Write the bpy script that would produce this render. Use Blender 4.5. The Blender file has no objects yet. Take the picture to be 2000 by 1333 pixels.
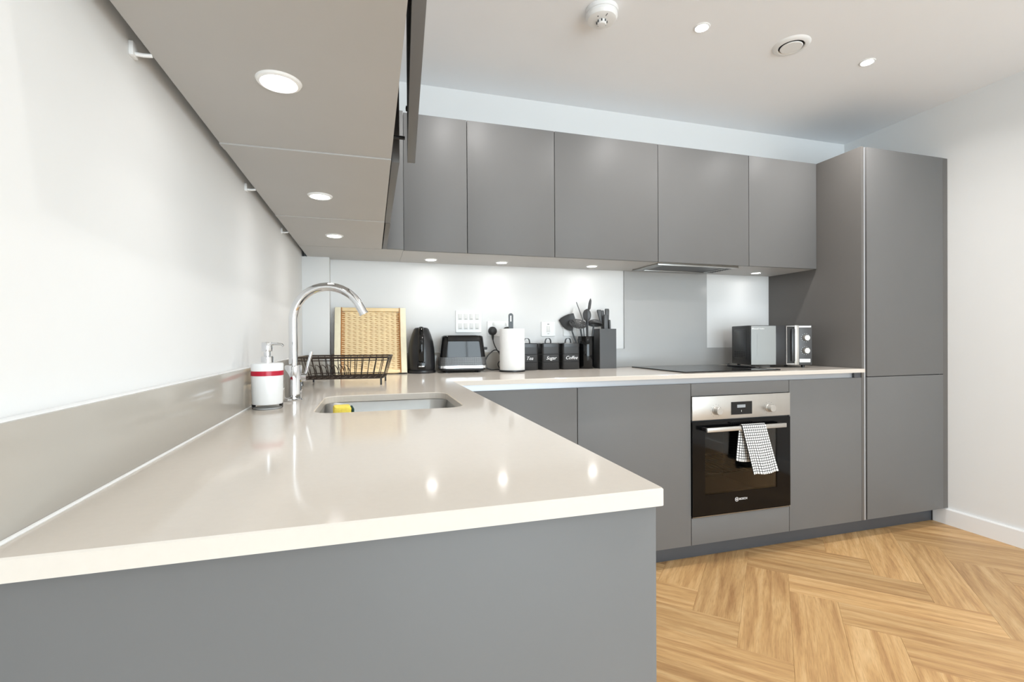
import bpy, bmesh, math, random
from mathutils import Vector, Matrix
random.seed(7)
D = bpy.data
C = bpy.context.scene.collection
PI = math.pi
R = math.radians

# ------------------------------------------------------------------ camera
cam_d = D.cameras.new('camera')
cam = D.objects.new('camera', cam_d)
C.objects.link(cam)
bpy.context.scene.camera = cam
FPX, YAW, PITCH, ROLL = 934.80, 0.2845, -0.0042, -0.0057
cam_d.sensor_fit = 'HORIZONTAL'
cam_d.sensor_width = 36.0
cam_d.lens = FPX * 36.0 / 2000.0
cam_d.shift_y = 1.04 / 2000.0
cam_d.clip_start = 0.02
_F = Vector((math.sin(YAW) * math.cos(PITCH), math.cos(YAW) * math.cos(PITCH), math.sin(PITCH)))
_R = Vector((math.cos(YAW), -math.sin(YAW), 0))
_U = _R.cross(_F)
_R2 = math.cos(ROLL) * _R + math.sin(ROLL) * _U
_U2 = -math.sin(ROLL) * _R + math.cos(ROLL) * _U
cam.matrix_world = Matrix(((_R2.x, _U2.x, -_F.x, 0), (_R2.y, _U2.y, -_F.y, 0), (_R2.z, _U2.z, -_F.z, 1.11), (0, 0, 0, 1)))

# ------------------------------------------------------------------ world, daylight, exposure
sc = bpy.context.scene
sc.view_settings.view_transform = 'Standard'
sc.view_settings.look = 'None'
sc.view_settings.exposure = 0.05
sc.view_settings.gamma = 1.0
sc.view_settings.use_curve_mapping = False
WORLD_STRENGTH = 9.4          # daylight through the glazed wall behind the camera
UNDER_W = 0.11                 # each under-cabinet LED
CEIL_W = 6.3                  # each ceiling downlight
w = D.worlds.new('sky')
sc.world = w
w.use_nodes = True
bg = w.node_tree.nodes['Background']
bg.inputs[0].default_value = (0.835, 0.925, 1.0, 1)
bg.inputs[1].default_value = WORLD_STRENGTH

# ------------------------------------------------------------------ key dimensions (metres)
W = 0.9385      # worktop top
TW = 0.02       # worktop thickness
XL, XR = -0.33, 3.272
YB, YR = 2.639, -2.6
ZC = 2.5
YF = 1.9936     # base / tall door fronts
YU = 2.270      # wall cabinet door fronts
ZU0, ZU1 = 1.5277, 2.165
ZD0, ZD1 = 0.098, 0.8888

# ------------------------------------------------------------------ materials
def lin(c):
    return tuple((x / 12.92 if x <= 0.04045 else ((x + 0.055) / 1.055) ** 2.4) for x in [v / 255.0 for v in c])
MATS = {}
def mat(name, rgb, rough=0.5, metal=0.0, spec=0.5, var=0.03, vscale=6.0, bump=0.0, bscale=200.0, coat=0.0, trans=0.0, rvar=0.0, emit=None):
    m = D.materials.new(name); m.use_nodes = True
    nt = m.node_tree; b = nt.nodes['Principled BSDF']
    col = lin(rgb) + (1,)
    tc = nt.nodes.new('ShaderNodeTexCoord')
    nz = nt.nodes.new('ShaderNodeTexNoise'); nz.inputs['Scale'].default_value = vscale; nz.inputs['Detail'].default_value = 4
    nt.links.new(tc.outputs['Object'], nz.inputs['Vector'])
    mx = nt.nodes.new('ShaderNodeMix'); mx.data_type = 'RGBA'
    mx.inputs[6].default_value = tuple(max(0, c * (1 - var)) for c in col[:3]) + (1,)
    mx.inputs[7].default_value = tuple(min(1, c * (1 + var)) for c in col[:3]) + (1,)
    nt.links.new(nz.outputs['Fac'], mx.inputs[0])
    nt.links.new(mx.outputs[2], b.inputs['Base Color'])
    b.inputs['Roughness'].default_value = rough
    b.inputs['Metallic'].default_value = metal
    b.inputs['Specular IOR Level'].default_value = spec
    b.inputs['Coat Weight'].default_value = coat
    b.inputs['Coat Roughness'].default_value = 0.05
    b.inputs['Transmission Weight'].default_value = trans
    if rvar:
        mr = nt.nodes.new('ShaderNodeMapRange')
        mr.inputs[3].default_value = rough - rvar; mr.inputs[4].default_value = rough + rvar
        nt.links.new(nz.outputs['Fac'], mr.inputs[0]); nt.links.new(mr.outputs[0], b.inputs['Roughness'])
    if bump:
        n2 = nt.nodes.new('ShaderNodeTexNoise'); n2.inputs['Scale'].default_value = bscale; n2.inputs['Detail'].default_value = 3
        nt.links.new(tc.outputs['Object'], n2.inputs['Vector'])
        bp = nt.nodes.new('ShaderNodeBump'); bp.inputs['Strength'].default_value = bump; bp.inputs['Distance'].default_value = 0.001
        nt.links.new(n2.outputs['Fac'], bp.inputs['Height']); nt.links.new(bp.outputs['Normal'], b.inputs['Normal'])
    if emit:
        b.inputs['Emission Color'].default_value = tuple(emit[:3]) + (1,)
        b.inputs['Emission Strength'].default_value = emit[3]
    MATS[name] = m
    return m

mat('wall_paint', (232, 232, 231), 0.75, var=0.01, bump=0.03, bscale=300, spec=0.3)
mat('ceiling_paint', (246, 247, 249), 0.8, var=0.01, bump=0.03, bscale=300, spec=0.3)
mat('skirting_paint', (240, 240, 240), 0.4, var=0.01)
mat('grey_lacquer', (110, 109, 108), 0.45, spec=0.2, var=0.05, vscale=2.5, bump=0.02, bscale=500, rvar=0.05)
mat('grey_carcass', (182, 180, 177), 0.5, var=0.03)
mat('dark_plinth', (78, 80, 84), 0.45, var=0.05)
mat('dark_interior', (40, 40, 40), 0.7)
mat('cabinet_side', (103, 100, 97), 0.4, spec=0.25, var=0.05, vscale=2.5)
mat('quartz', (209, 201, 191), 0.095, var=0.025, vscale=120, spec=0.10)
mat('taupe_glass', (176, 170, 161), 0.12, var=0.01, spec=0.4)
mat('grey_glass', (182, 182, 181), 0.3, var=0.01)
mat('aluminium', (180, 182, 186), 0.34, metal=0.35, var=0.02)
mat('chrome', (225, 226, 228), 0.06, metal=1.0, var=0.01)
mat('steel', (165, 164, 161), 0.3, metal=1.0, var=0.06, vscale=12, rvar=0.06)
mat('brushed_steel', (190, 187, 182), 0.36, metal=0.8, var=0.04, vscale=30)
mat('black_gloss', (12, 12, 13), 0.07, var=0.1, spec=0.4)
mat('oven_black', (10, 10, 11), 0.08, var=0.1, spec=0.22)
mat('black_satin', (34, 34, 36), 0.3, var=0.08)
mat('black_plastic', (42, 42, 43), 0.45, var=0.08)
mat('grey_plastic', (72, 72, 73), 0.4, var=0.06)
mat('wire_bronze', (62, 52, 46), 0.35, metal=0.6, var=0.1)
mat('white_plastic', (240, 240, 239), 0.28, var=0.01)
mat('white_paper', (243, 243, 242), 0.9, var=0.015, vscale=60, bump=0.3, bscale=260, spec=0.1)
mat('dull_white', (228, 227, 224), 0.5, var=0.02)
mat('red_band', (190, 22, 52), 0.25, var=0.04)
mat('mirror_glass', (126, 126, 123), 0.3, metal=0.3, var=0.02)
mat('lettering_white', (240, 240, 240), 0.5, var=0.01)
mat('sponge_yellow', (250, 222, 96), 0.95, var=0.12, vscale=160, bump=0.8, bscale=300)
mat('sponge_green', (42, 74, 66), 0.95, var=0.2, vscale=200, bump=0.8, bscale=400)
mat('bamboo', (250, 218, 170), 0.55, var=0.14, vscale=30, bump=0.2, bscale=150)
mat('bamboo_pale', (252, 238, 208), 0.55, var=0.1, vscale=40, bump=0.2, bscale=150)
mat('bamboo_dark', (196, 132, 66), 0.6, var=0.25, vscale=60)
mat('oven_enamel', (70, 66, 62), 0.35, var=0.1)
mat('lcd', (120, 124, 126), 0.3, var=0.02, emit=(0.6, 0.65, 0.7, 0.25))
mat('led_lens', (255, 255, 252), 0.4, var=0.0, emit=(1.0, 0.98, 0.95, 36.0))
mat('spot_lens', (255, 255, 252), 0.4, var=0.0, emit=(1.0, 0.98, 0.95, 60.0))

def glassy(name, tint, alpha, rough=0.03):
    """thin see-through sheet: tinted transparency under a clear glossy surface"""
    m = D.materials.new(name); m.use_nodes = True
    nt = m.node_tree; nt.nodes.clear()
    o = nt.nodes.new('ShaderNodeOutputMaterial'); t = nt.nodes.new('ShaderNodeBsdfTransparent'); g = nt.nodes.new('ShaderNodeBsdfGlossy')
    fr = nt.nodes.new('ShaderNodeFresnel'); fr.inputs[0].default_value = 1.35
    mx = nt.nodes.new('ShaderNodeMixShader')
    t.inputs[0].default_value = tint + (1,); g.inputs['Roughness'].default_value = rough
    nt.links.new(fr.outputs[0], mx.inputs[0]); nt.links.new(t.outputs[0], mx.inputs[1]); nt.links.new(g.outputs[0], mx.inputs[2])
    nt.links.new(mx.outputs[0], o.inputs[0])
    MATS[name] = m
glassy('window_glass', (0.96, 0.98, 0.98), 1)
glassy('oven_glass', (0.6, 0.59, 0.57), 1)
glassy('acrylic', (0.97, 0.97, 0.97), 1)

def oak():
    m = D.materials.new('oak'); m.use_nodes = True
    nt = m.node_tree; b = nt.nodes['Principled BSDF']; N = nt.nodes.new; L = nt.links.new
    tc = N('ShaderNodeTexCoord'); oi = N('ShaderNodeObjectInfo')
    off = N('ShaderNodeVectorMath'); off.operation = 'SCALE'
    cmb = N('ShaderNodeCombineXYZ'); cmb.inputs[0].default_value = 37.0; cmb.inputs[1].default_value = 11.0; cmb.inputs[2].default_value = 5.0
    L(cmb.outputs[0], off.inputs[0]); L(oi.outputs['Random'], off.inputs['Scale'])
    add = N('ShaderNodeVectorMath'); add.operation = 'ADD'; L(tc.outputs['Object'], add.inputs[0]); L(off.outputs[0], add.inputs[1])
    mp = N('ShaderNodeMapping'); mp.inputs['Scale'].default_value = (1.6, 22, 22); L(add.outputs[0], mp.inputs[0])
    n1 = N('ShaderNodeTexNoise'); n1.inputs['Scale'].default_value = 1.4; n1.inputs['Detail'].default_value = 6; n1.inputs['Distortion'].default_value = 0.6; L(mp.outputs[0], n1.inputs['Vector'])
    mp2 = N('ShaderNodeMapping'); mp2.inputs['Scale'].default_value = (9, 160, 160); L(add.outputs[0], mp2.inputs[0])
    n2 = N('ShaderNodeTexNoise'); n2.inputs['Scale'].default_value = 2.0; n2.inputs['Detail'].default_value = 5; L(mp2.outputs[0], n2.inputs['Vector'])
    r1 = N('ShaderNodeValToRGB'); e = r1.color_ramp
    e.elements[0].position = 0.28; e.elements[0].color = lin((172, 129, 84)) + (1,)
    e.elements[1].position = 0.72; e.elements[1].color = lin((221, 184, 134)) + (1,)
    k = e.elements.new(0.5); k.color = lin((203, 162, 110)) + (1,)
    L(n1.outputs['Fac'], r1.inputs[0])
    r2 = N('ShaderNodeValToRGB'); r2.color_ramp.elements[0].position = 0.30; r2.color_ramp.elements[0].color = (0.72, 0.68, 0.62, 1)
    r2.color_ramp.elements[1].position = 0.55; r2.color_ramp.elements[1].color = (1, 1, 1, 1)
    L(n2.outputs['Fac'], r2.inputs[0])
    mu = N('ShaderNodeMix'); mu.data_type = 'RGBA'; mu.blend_type = 'MULTIPLY'; mu.inputs[0].default_value = 0.75
    L(r1.outputs[0], mu.inputs[6]); L(r2.outputs[0], mu.inputs[7])
    hs = N('ShaderNodeHueSaturation'); L(mu.outputs[2], hs.inputs['Color'])
    mr = N('ShaderNodeMapRange'); mr.inputs[3].default_value = 0.80; mr.inputs[4].default_value = 1.06; L(oi.outputs['Random'], mr.inputs[0]); L(mr.outputs[0], hs.inputs['Value'])
    L(hs.outputs[0], b.inputs['Base Color'])
    b.inputs['Roughness'].default_value = 0.42
    bp = N('ShaderNodeBump'); bp.inputs['Strength'].default_value = 0.15; bp.inputs['Distance'].default_value = 0.001
    L(n2.outputs['Fac'], bp.inputs['Height']); L(bp.outputs['Normal'], b.inputs['Normal'])
    MATS['oak'] = m
oak()

def check_cloth():
    """white tea towel with a dark woven grid, in the cloth's own UV"""
    m = D.materials.new('check_cloth'); m.use_nodes = True
    nt = m.node_tree; b = nt.nodes['Principled BSDF']; N = nt.nodes.new; L = nt.links.new
    uv = N('ShaderNodeUVMap'); sp = N('ShaderNodeSeparateXYZ'); L(uv.outputs[0], sp.inputs[0])
    outs = []
    for i, lim in ((0, 0.26), (1, 0.24)):
        fr = N('ShaderNodeMath'); fr.operation = 'FRACT'; L(sp.outputs[i], fr.inputs[0])
        lt = N('ShaderNodeMath'); lt.operation = 'LESS_THAN'; lt.inputs[1].default_value = lim; L(fr.outputs[0], lt.inputs[0]); outs.append(lt)
    hem = N('ShaderNodeMath'); hem.operation = 'GREATER_THAN'; hem.inputs[1].default_value = 1.0; L(sp.outputs[1], hem.inputs[0])
    h2 = N('ShaderNodeMath'); h2.operation = 'MULTIPLY'; L(outs[1].outputs[0], h2.inputs[0]); L(hem.outputs[0], h2.inputs[1])
    mxm = N('ShaderNodeMath'); mxm.operation = 'MAXIMUM'; L(outs[0].outputs[0], mxm.inputs[0]); L(h2.outputs[0], mxm.inputs[1])
    mx = N('ShaderNodeMix'); mx.data_type = 'RGBA'; mx.inputs[6].default_value = lin((242, 242, 240)) + (1,); mx.inputs[7].default_value = lin((40, 40, 44)) + (1,)
    L(mxm.outputs[0], mx.inputs[0]); L(mx.outputs[2], b.inputs['Base Color'])
    b.inputs['Roughness'].default_value = 0.95; b.inputs['Specular IOR Level'].default_value = 0.1
    tc = N('ShaderNodeTexCoord'); nz = N('ShaderNodeTexNoise'); nz.inputs['Scale'].default_value = 700; L(tc.outputs['Object'], nz.inputs['Vector'])
    bp = N('ShaderNodeBump'); bp.inputs['Strength'].default_value = 0.5; bp.inputs['Distance'].default_value = 0.001; L(nz.outputs['Fac'], bp.inputs['Height']); L(bp.outputs['Normal'], b.inputs['Normal'])
    MATS['check_cloth'] = m
check_cloth()

def diamond_metal():
    m = D.materials.new('diamond_band'); m.use_nodes = True
    nt = m.node_tree; b = nt.nodes['Principled BSDF']; N = nt.nodes.new; L = nt.links.new
    tc = N('ShaderNodeTexCoord'); sp = N('ShaderNodeSeparateXYZ'); L(tc.outputs['Object'], sp.inputs[0])
    def diag(s):
        a = N('ShaderNodeMath'); a.operation = 'MULTIPLY_ADD'; L(sp.outputs[2], a.inputs[0]); a.inputs[1].default_value = s; L(sp.outputs[0], a.inputs[2])
        k = N('ShaderNodeMath'); k.operation = 'MULTIPLY'; k.inputs[1].default_value = 560; L(a.outputs[0], k.inputs[0])
        si = N('ShaderNodeMath'); si.operation = 'SINE'; L(k.outputs[0], si.inputs[0]); return si
    a, c = diag(1.0), diag(-1.0)
    mu = N('ShaderNodeMath'); mu.operation = 'MULTIPLY'; L(a.outputs[0], mu.inputs[0]); L(c.outputs[0], mu.inputs[1])
    gt = N('ShaderNodeMath'); gt.operation = 'GREATER_THAN'; gt.inputs[1].default_value = 0.0; L(mu.outputs[0], gt.inputs[0])
    mx = N('ShaderNodeMix'); mx.data_type = 'RGBA'; mx.inputs[6].default_value = lin((22, 22, 23)) + (1,); mx.inputs[7].default_value = lin((120, 120, 120)) + (1,)
    L(gt.outputs[0], mx.inputs[0]); L(mx.outputs[2], b.inputs['Base Color'])
    b.inputs['Roughness'].default_value = 0.35; b.inputs['Metallic'].default_value = 0.3
    MATS['diamond_band'] = m
diamond_metal()

# ------------------------------------------------------------------ helpers
def box(bm, x0, x1, y0, y1, z0, z1):
    v = [bm.verts.new(p) for p in ((x0, y0, z0), (x1, y0, z0), (x1, y1, z0), (x0, y1, z0), (x0, y0, z1), (x1, y0, z1), (x1, y1, z1), (x0, y1, z1))]
    for f in ((3, 2, 1, 0), (4, 5, 6, 7), (0, 1, 5, 4), (1, 2, 6, 5), (2, 3, 7, 6), (3, 0, 4, 7)):
        bm.faces.new([v[i] for i in f])
    return v
def lathe(bm, prof, segs=32, cx=0, cy=0, sy=1.0):
    rings = []
    for r, z in prof:
        if r < 1e-6:
            rings.append([bm.verts.new((cx, cy, z))])
        else:
            rings.append([bm.verts.new((cx + r * math.cos(2 * PI * i / segs), cy + sy * r * math.sin(2 * PI * i / segs), z)) for i in range(segs)])
    for a, b in zip(rings[:-1], rings[1:]):
        for i in range(segs):
            j = (i + 1) % segs
            if len(a) == 1 and len(b) == 1: continue
            if len(a) == 1: bm.faces.new((a[0], b[j], b[i]))
            elif len(b) == 1: bm.faces.new((a[i], a[j], b[0]))
            else: bm.faces.new((a[i], a[j], b[j], b[i]))
    return rings
def loft(bm, secs, cap0=True, cap1=True):
    """secs: list of lists of 3D points, equal counts"""
    rings = [[bm.verts.new(p) for p in s] for s in secs]
    n = len(rings[0])
    for a, b in zip(rings[:-1], rings[1:]):
        for i in range(n):
            j = (i + 1) % n
            bm.faces.new((a[i], a[j], b[j], b[i]))
    if cap0: bm.faces.new(list(reversed(rings[0])))
    if cap1: bm.faces.new(rings[-1])
    return rings
def rrect(hx, hy, r, z, n=5, cx=0, cy=0):
    pts = []
    for (sx, sy, a0) in ((1, 1, 0), (-1, 1, 90), (-1, -1, 180), (1, -1, 270)):
        for k in range(n + 1):
            a = R(a0 + 90.0 * k / n)
            pts.append((cx + sx * (hx - r) + r * math.cos(a), cy + sy * (hy - r) + r * math.sin(a), z))
    return pts
def tube(bm, pts, r, segs=8, closed=False, flat=1.0, caps=True):
    pts = [Vector(p) for p in pts]; n = len(pts); rings = []; prev = None
    for i, p in enumerate(pts):
        if closed: t = pts[(i + 1) % n] - pts[i - 1]
        else: t = pts[min(i + 1, n - 1)] - pts[max(i - 1, 0)]
        t.normalize()
        if prev is None:
            u = t.orthogonal().normalized() if abs(t.x) > 0.9 else (Vector((1, 0, 0)) - t * t.x).normalized()
        else:
            u = (prev - t * prev.dot(t)).normalized()
        prev = u; v = t.cross(u)
        rr = r[i] if isinstance(r, (list, tuple)) else r
        rings.append([bm.verts.new(p + u * rr * math.cos(2 * PI * k / segs) + v * rr * flat * math.sin(2 * PI * k / segs)) for k in range(segs)])
    m = n if closed else n - 1
    for i in range(m):
        a, b = rings[i], rings[(i + 1) % n]
        for k in range(segs):
            j = (k + 1) % segs
            bm.faces.new((a[k], a[j], b[j], b[k]))
    if not closed and caps:
        bm.faces.new(list(reversed(rings[0]))); bm.faces.new(rings[-1])
def smooth_path(pts, n=6):
    """Catmull-Rom"""
    P = [Vector(p) for p in pts]; out = []
    for i in range(len(P) - 1):
        p0, p1, p2, p3 = P[max(i - 1, 0)], P[i], P[i + 1], P[min(i + 2, len(P) - 1)]
        for k in range(n):
            t = k / n
            out.append(0.5 * ((2 * p1) + (p2 - p0) * t + (2 * p0 - 5 * p1 + 4 * p2 - p3) * t * t + (3 * p1 - p0 - 3 * p2 + p3) * t ** 3))
    out.append(P[-1]); return out
def prism(bm, poly, y0, y1):
    """polygon in XZ extruded along Y"""
    a = [bm.verts.new((x, y0, z)) for x, z in poly]; b = [bm.verts.new((x, y1, z)) for x, z in poly]
    n = len(poly)
    bm.faces.new(a); bm.faces.new(list(reversed(b)))
    for i in range(n):
        j = (i + 1) % n
        bm.faces.new((a[j], a[i], b[i], b[j]))
def finish(bm, name, smooth=False, angle=35, bevel=0, bseg=2):
    bmesh.ops.recalc_face_normals(bm, faces=bm.faces[:])
    if bevel:
        ed = [e for e in bm.edges if len(e.link_faces) == 2 and e.calc_face_angle(0) > R(40)]
        bmesh.ops.bevel(bm, geom=ed, offset=bevel, segments=bseg, affect='EDGES', profile=0.5, clamp_overlap=True)
    me = D.meshes.new(name); bm.to_mesh(me); bm.free()
    if smooth:
        me.polygons.foreach_set('use_smooth', [True] * len(me.polygons))
        try: me.set_sharp_from_angle(angle=R(angle))
        except Exception: pass
    return me
def obj(name, bm, m, parent=None, smooth=False, bevel=0, loc=None, rot=None, angle=35, bseg=2):
    me = finish(bm, name, smooth or bevel > 0, angle, bevel, bseg) if isinstance(bm, bmesh.types.BMesh) else bm
    if m and not me.materials: me.materials.append(MATS[m])
    o = D.objects.new(name, me); C.objects.link(o)
    if parent: o.parent = parent
    if loc: o.location = loc
    if rot: o.rotation_euler = rot
    return o
def tag(o, label, cat, group=None):
    o['label'] = label; o['category'] = cat
    if group: o['group'] = group
    return o
def thing(name, label, cat, loc=(0, 0, 0), rz=0.0, group=None):
    o = D.objects.new(name, None); C.objects.link(o)
    o.empty_display_size = 0.05
    o.location = loc; o.rotation_euler = (0, 0, rz)
    return tag(o, label, cat, group)
def struct(name, bm, m, bevel=0, label=None, parent=None):
    o = obj(name, bm, m, parent, bevel=bevel)
    if not parent: o['kind'] = 'structure'
    if label: o['label'] = label
    return o
def B(*a, **k):
    bm = bmesh.new(); box(bm, *a); return bm
def Bs(*boxes):
    bm = bmesh.new()
    for b in boxes: box(bm, *b)
    return bm
def LA(prof, segs=32, **k):
    bm = bmesh.new(); lathe(bm, prof, segs, **k); return bm
def LO(secs, c0=True, c1=True):
    bm = bmesh.new(); loft(bm, secs, c0, c1); return bm
def TU(pts, r, segs=8, **k):
    bm = bmesh.new(); tube(bm, pts, r, segs, **k); return bm
def PR(poly, y0, y1):
    bm = bmesh.new(); prism(bm, poly, y0, y1); return bm
def text(name, s, size, m, parent, loc, rot=(PI / 2, 0, 0), shear=0.0, depth=0.0004, align='CENTER'):
    cu = D.curves.new(name, 'FONT'); cu.body = s; cu.size = size; cu.shear = shear; cu.extrude = depth; cu.align_x = align; cu.align_y = 'CENTER'; cu.resolution_u = 3
    t = D.objects.new(name, cu); C.objects.link(t)
    bpy.context.view_layer.update()
    me = D.meshes.new_from_object(t.evaluated_get(bpy.context.evaluated_depsgraph_get()))
    D.objects.remove(t); D.curves.remove(cu)
    me.materials.clear()
    return obj(name, me, m, parent, loc=loc, rot=rot)
def disc_light(parent, z, radius, watts, name, spread=150):
    ld = D.lights.new(name, 'AREA'); ld.shape = 'DISK'; ld.size = radius * 2; ld.energy = watts; ld.color = (1.0, 0.985, 0.965)
    ld.spread = R(spread)
    o = D.objects.new(name, ld); C.objects.link(o); o.parent = parent; o.location = (0, 0, z)
    return o

# ------------------------------------------------------------------ the room shell
T = 0.12
struct('wall_left', B(XL - T, XL, YR, YB, 0, ZC), 'wall_paint')
struct('wall_back', B(XL - T, XR + T, YB, YB + T, 0, ZC), 'wall_paint')
struct('wall_right', B(XR, XR + T, YR, YB, 0, ZC), 'wall_paint')
struct('ceiling', B(XL - T, XR + T, YR - T, YB + T, ZC, ZC + T), 'ceiling_paint')
# boxed-out corner (pipe casing) between worktop and wall cabinets
struct('wall_corner', B(XL, -0.2035, 2.558, YB, W, ZU0), 'wall_paint', bevel=0.001)
# wall behind the camera with a wide glazed opening
wx0, wx1, wz0, wz1 = 0.05, 3.0, 0.06, 2.3
struct('wall_rear', Bs((XL - T, wx0, YR - T, YR, 0, ZC), (wx1, XR + T, YR - T, YR, 0, ZC), (wx0, wx1, YR - T, YR, wz1, ZC), (wx0, wx1, YR - T, YR, 0, wz0)), 'wall_paint')
fw = 0.05
win = struct('window_1', Bs((wx0, wx0 + fw, YR - 0.08, YR - 0.02, wz0, wz1), (wx1 - fw, wx1, YR - 0.08, YR - 0.02, wz0, wz1), (wx0 + fw, wx1 - fw, YR - 0.08, YR - 0.02, wz0, wz0 + fw), (wx0 + fw, wx1 - fw, YR - 0.08, YR - 0.02, wz1 - fw, wz1),
    (1.0, 1.0 + fw, YR - 0.08, YR - 0.02, wz0 + fw, wz1 - fw), (2.0, 2.0 + fw, YR - 0.08, YR - 0.02, wz0 + fw, wz1 - fw)), 'skirting_paint')
for a, b in ((wx0 + fw, 1.0), (1.0 + fw, 2.0), (2.0 + fw, wx1 - fw)):
    obj('pane', B(a, b, YR - 0.054, YR - 0.05, wz0 + fw, wz1 - fw), 'window_glass', win)
pl = D.lights.new('window_portal', 'AREA'); pl.shape = 'RECTANGLE'; pl.size = wx1 - wx0; pl.size_y = wz1 - wz0
pl.cycles.is_portal = True
po = D.objects.new('window_portal', pl); C.objects.link(po); po.location = ((wx0 + wx1) / 2, YR - 0.1, (wz0 + wz1) / 2); po.rotation_euler = (R(90), 0, 0)
# skirting
bbp = [(0, 0), (0.016, 0), (0.016, 0.088), (0.012, 0.094), (0, 0.094)]
bm = bmesh.new()
a = [bm.verts.new((XR - d, YR, z)) for d, z in bbp]; b = [bm.verts.new((XR - d, 2.071, z)) for d, z in bbp]
bm.faces.new(a); bm.faces.new(list(reversed(b)))
for i in range(5): bm.faces.new((a[i], b[i], b[(i + 1) % 5], a[(i + 1) % 5]))
struct('baseboard_right', bm, 'skirting_paint')
bm = bmesh.new()
a = [bm.verts.new((XL + d, YR, z)) for d, z in bbp]; b = [bm.verts.new((XL + d, 0.487, z)) for d, z in bbp]
bm.faces.new(a); bm.faces.new(list(reversed(b)))
for i in range(5): bm.faces.new((a[i], b[i], b[(i + 1) % 5], a[(i + 1) % 5]))
struct('baseboard_left', bm, 'skirting_paint')

# floor: oak herringbone planks (4:1) laid at 45 degrees, each a piece of the floor
floor = struct('floor', B(XL - T, XR + T, YR - T, YB + T, -0.1, -0.012), 'dark_interior')
PW, S0, T0 = 0.176, 1.886, 0.12
def clip(poly, x0, x1, y0, y1):
    def cut(pts, f, inter):
        out = []
        for i in range(len(pts)):
            p, q = pts[i - 1], pts[i]
            if f(q):
                if not f(p): out.append(inter(p, q))
                out.append(q)
            elif f(p): out.append(inter(p, q))
        return out
    def lerp(p, q, t): return (p[0] + (q[0] - p[0]) * t, p[1] + (q[1] - p[1]) * t)
    for ax, lim, sg in ((0, x0, 1), (0, x1, -1), (1, y0, 1), (1, y1, -1)):
        if not poly: return poly
        poly = cut(poly, lambda p: sg * (p[ax] - lim) >= 0, lambda p, q: lerp(p, q, (lim - p[ax]) / (q[ax] - p[ax])))
    return poly
def plank_mesh(poly):
    g = 0.0006; bm = bmesh.new()
    cx = sum(p[0] for p in poly) / len(poly); cy = sum(p[1] for p in poly) / len(poly)
    top = [(p[0] + (g if p[0] < cx else -g), p[1] + (g if p[1] < cy else -g), 0.0) for p in poly]
    mid = [(p[0] + (0.00015 if p[0] < cx else -0.00015), p[1] + (0.00015 if p[1] < cy else -0.00015), -0.0006) for p in poly]
    low = [(p[0], p[1], -0.012) for p in mid]
    loft(bm, [low, mid, top]); return finish(bm, 'plank')
LEN = 4 * PW
unit = plank_mesh([(0, 0), (LEN, 0), (LEN, PW), (0, PW)]); unit.materials.append(MATS['oak'])
FX0, FX1, FY0, FY1 = XL, XR, YR, YB
q2 = math.sqrt(0.5)
def add_plank(s0, t0, along):
    # s along (+X+Y), t along (-X+Y); local x runs along the plank
    if along == 's': o2 = (S0 + s0 * PW, T0 + t0 * PW); ang = R(45)
    else: o2 = (S0 + (s0 + 1) * PW, T0 + t0 * PW); ang = R(135)
    ox, oy = (o2[0] - o2[1]) * q2, (o2[0] + o2[1]) * q2
    ca, sa = math.cos(ang), math.sin(ang)
    wp = [(ox + x * ca - y * sa, oy + x * sa + y * ca) for x, y in ((0, 0), (LEN, 0), (LEN, PW), (0, PW))]
    inside = all(FX0 <= p[0] <= FX1 and FY0 <= p[1] <= FY1 for p in wp)
    if inside: me = unit
    else:
        cl = clip(wp, FX0, FX1, FY0, FY1)
        if len(cl) < 3: return
        ar = abs(sum(cl[i - 1][0] * cl[i][1] - cl[i][0] * cl[i - 1][1] for i in range(len(cl)))) / 2
        if ar < 0.0008: return
        loc = [((p[0] - ox) * ca + (p[1] - oy) * sa, -(p[0] - ox) * sa + (p[1] - oy) * ca) for p in cl]
        bm = bmesh.new()
        loft(bm, [[(x, y, -0.012) for x, y in loc], [(x, y, 0.0) for x, y in loc]])
        me = finish(bm, 'plank'); me.materials.append(MATS['oak'])
    o = D.objects.new('plank', me); C.objects.link(o); o.parent = floor
    o.location = (ox, oy, 0); o.rotation_euler = (0, 0, ang)
for s in range(-45, 40):
    for k in range(-8, 9):
        add_plank(s, s - 8 * k, 't')            # boards along t: s..s+1, t = s-8k .. +4
for t in range(-45, 40):
    for k in range(-8, 9):
        add_plank(t + 1 + 8 * k, t, 's')        # boards along s

# ------------------------------------------------------------------ worktop
def inset(poly, d):
    n = len(poly); out = []
    for i in range(n):
        p0, p1, p2 = Vector(poly[i - 1]), Vector(poly[i]), Vector(poly[(i + 1) % n])
        e1, e2 = (p1 - p0).normalized(), (p2 - p1).normalized()
        n1, n2 = Vector((-e1.y, e1.x)), Vector((-e2.y, e2.x))
        b = (n1 + n2); b /= max(1e-6, b.length_squared / 2)
        out.append(tuple(p1 + b * d))
    return out
def corner_round(poly, idx, r, n=5):
    """replace convex/concave 90 degree corner idx by an arc"""
    p0, p1, p2 = Vector(poly[idx - 1]), Vector(poly[idx]), Vector(poly[(idx + 1) % len(poly)])
    d0, d2 = (p0 - p1).normalized(), (p2 - p1).normalized()
    c = p1 + (d0 + d2) * r; arc = []
    for k in range(n + 1):
        a = k / n * PI / 2
        arc.append(tuple(c - d2 * r * math.cos(a) - d0 * r * math.sin(a)))
    return poly[:idx] + arc + poly[idx + 1:]
XN, YN, YWF = 0.3215, 0.4769, 1.974
outer = [(XL, YN), (XN, YN), (XN, YWF), (2.5934, YWF), (2.5934, YB), (XL, YB)]
outer = corner_round(outer, 1, 0.005)
SX0, SX1, SY0, SY1 = -0.136, 0.2285, 1.207, 1.575
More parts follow.
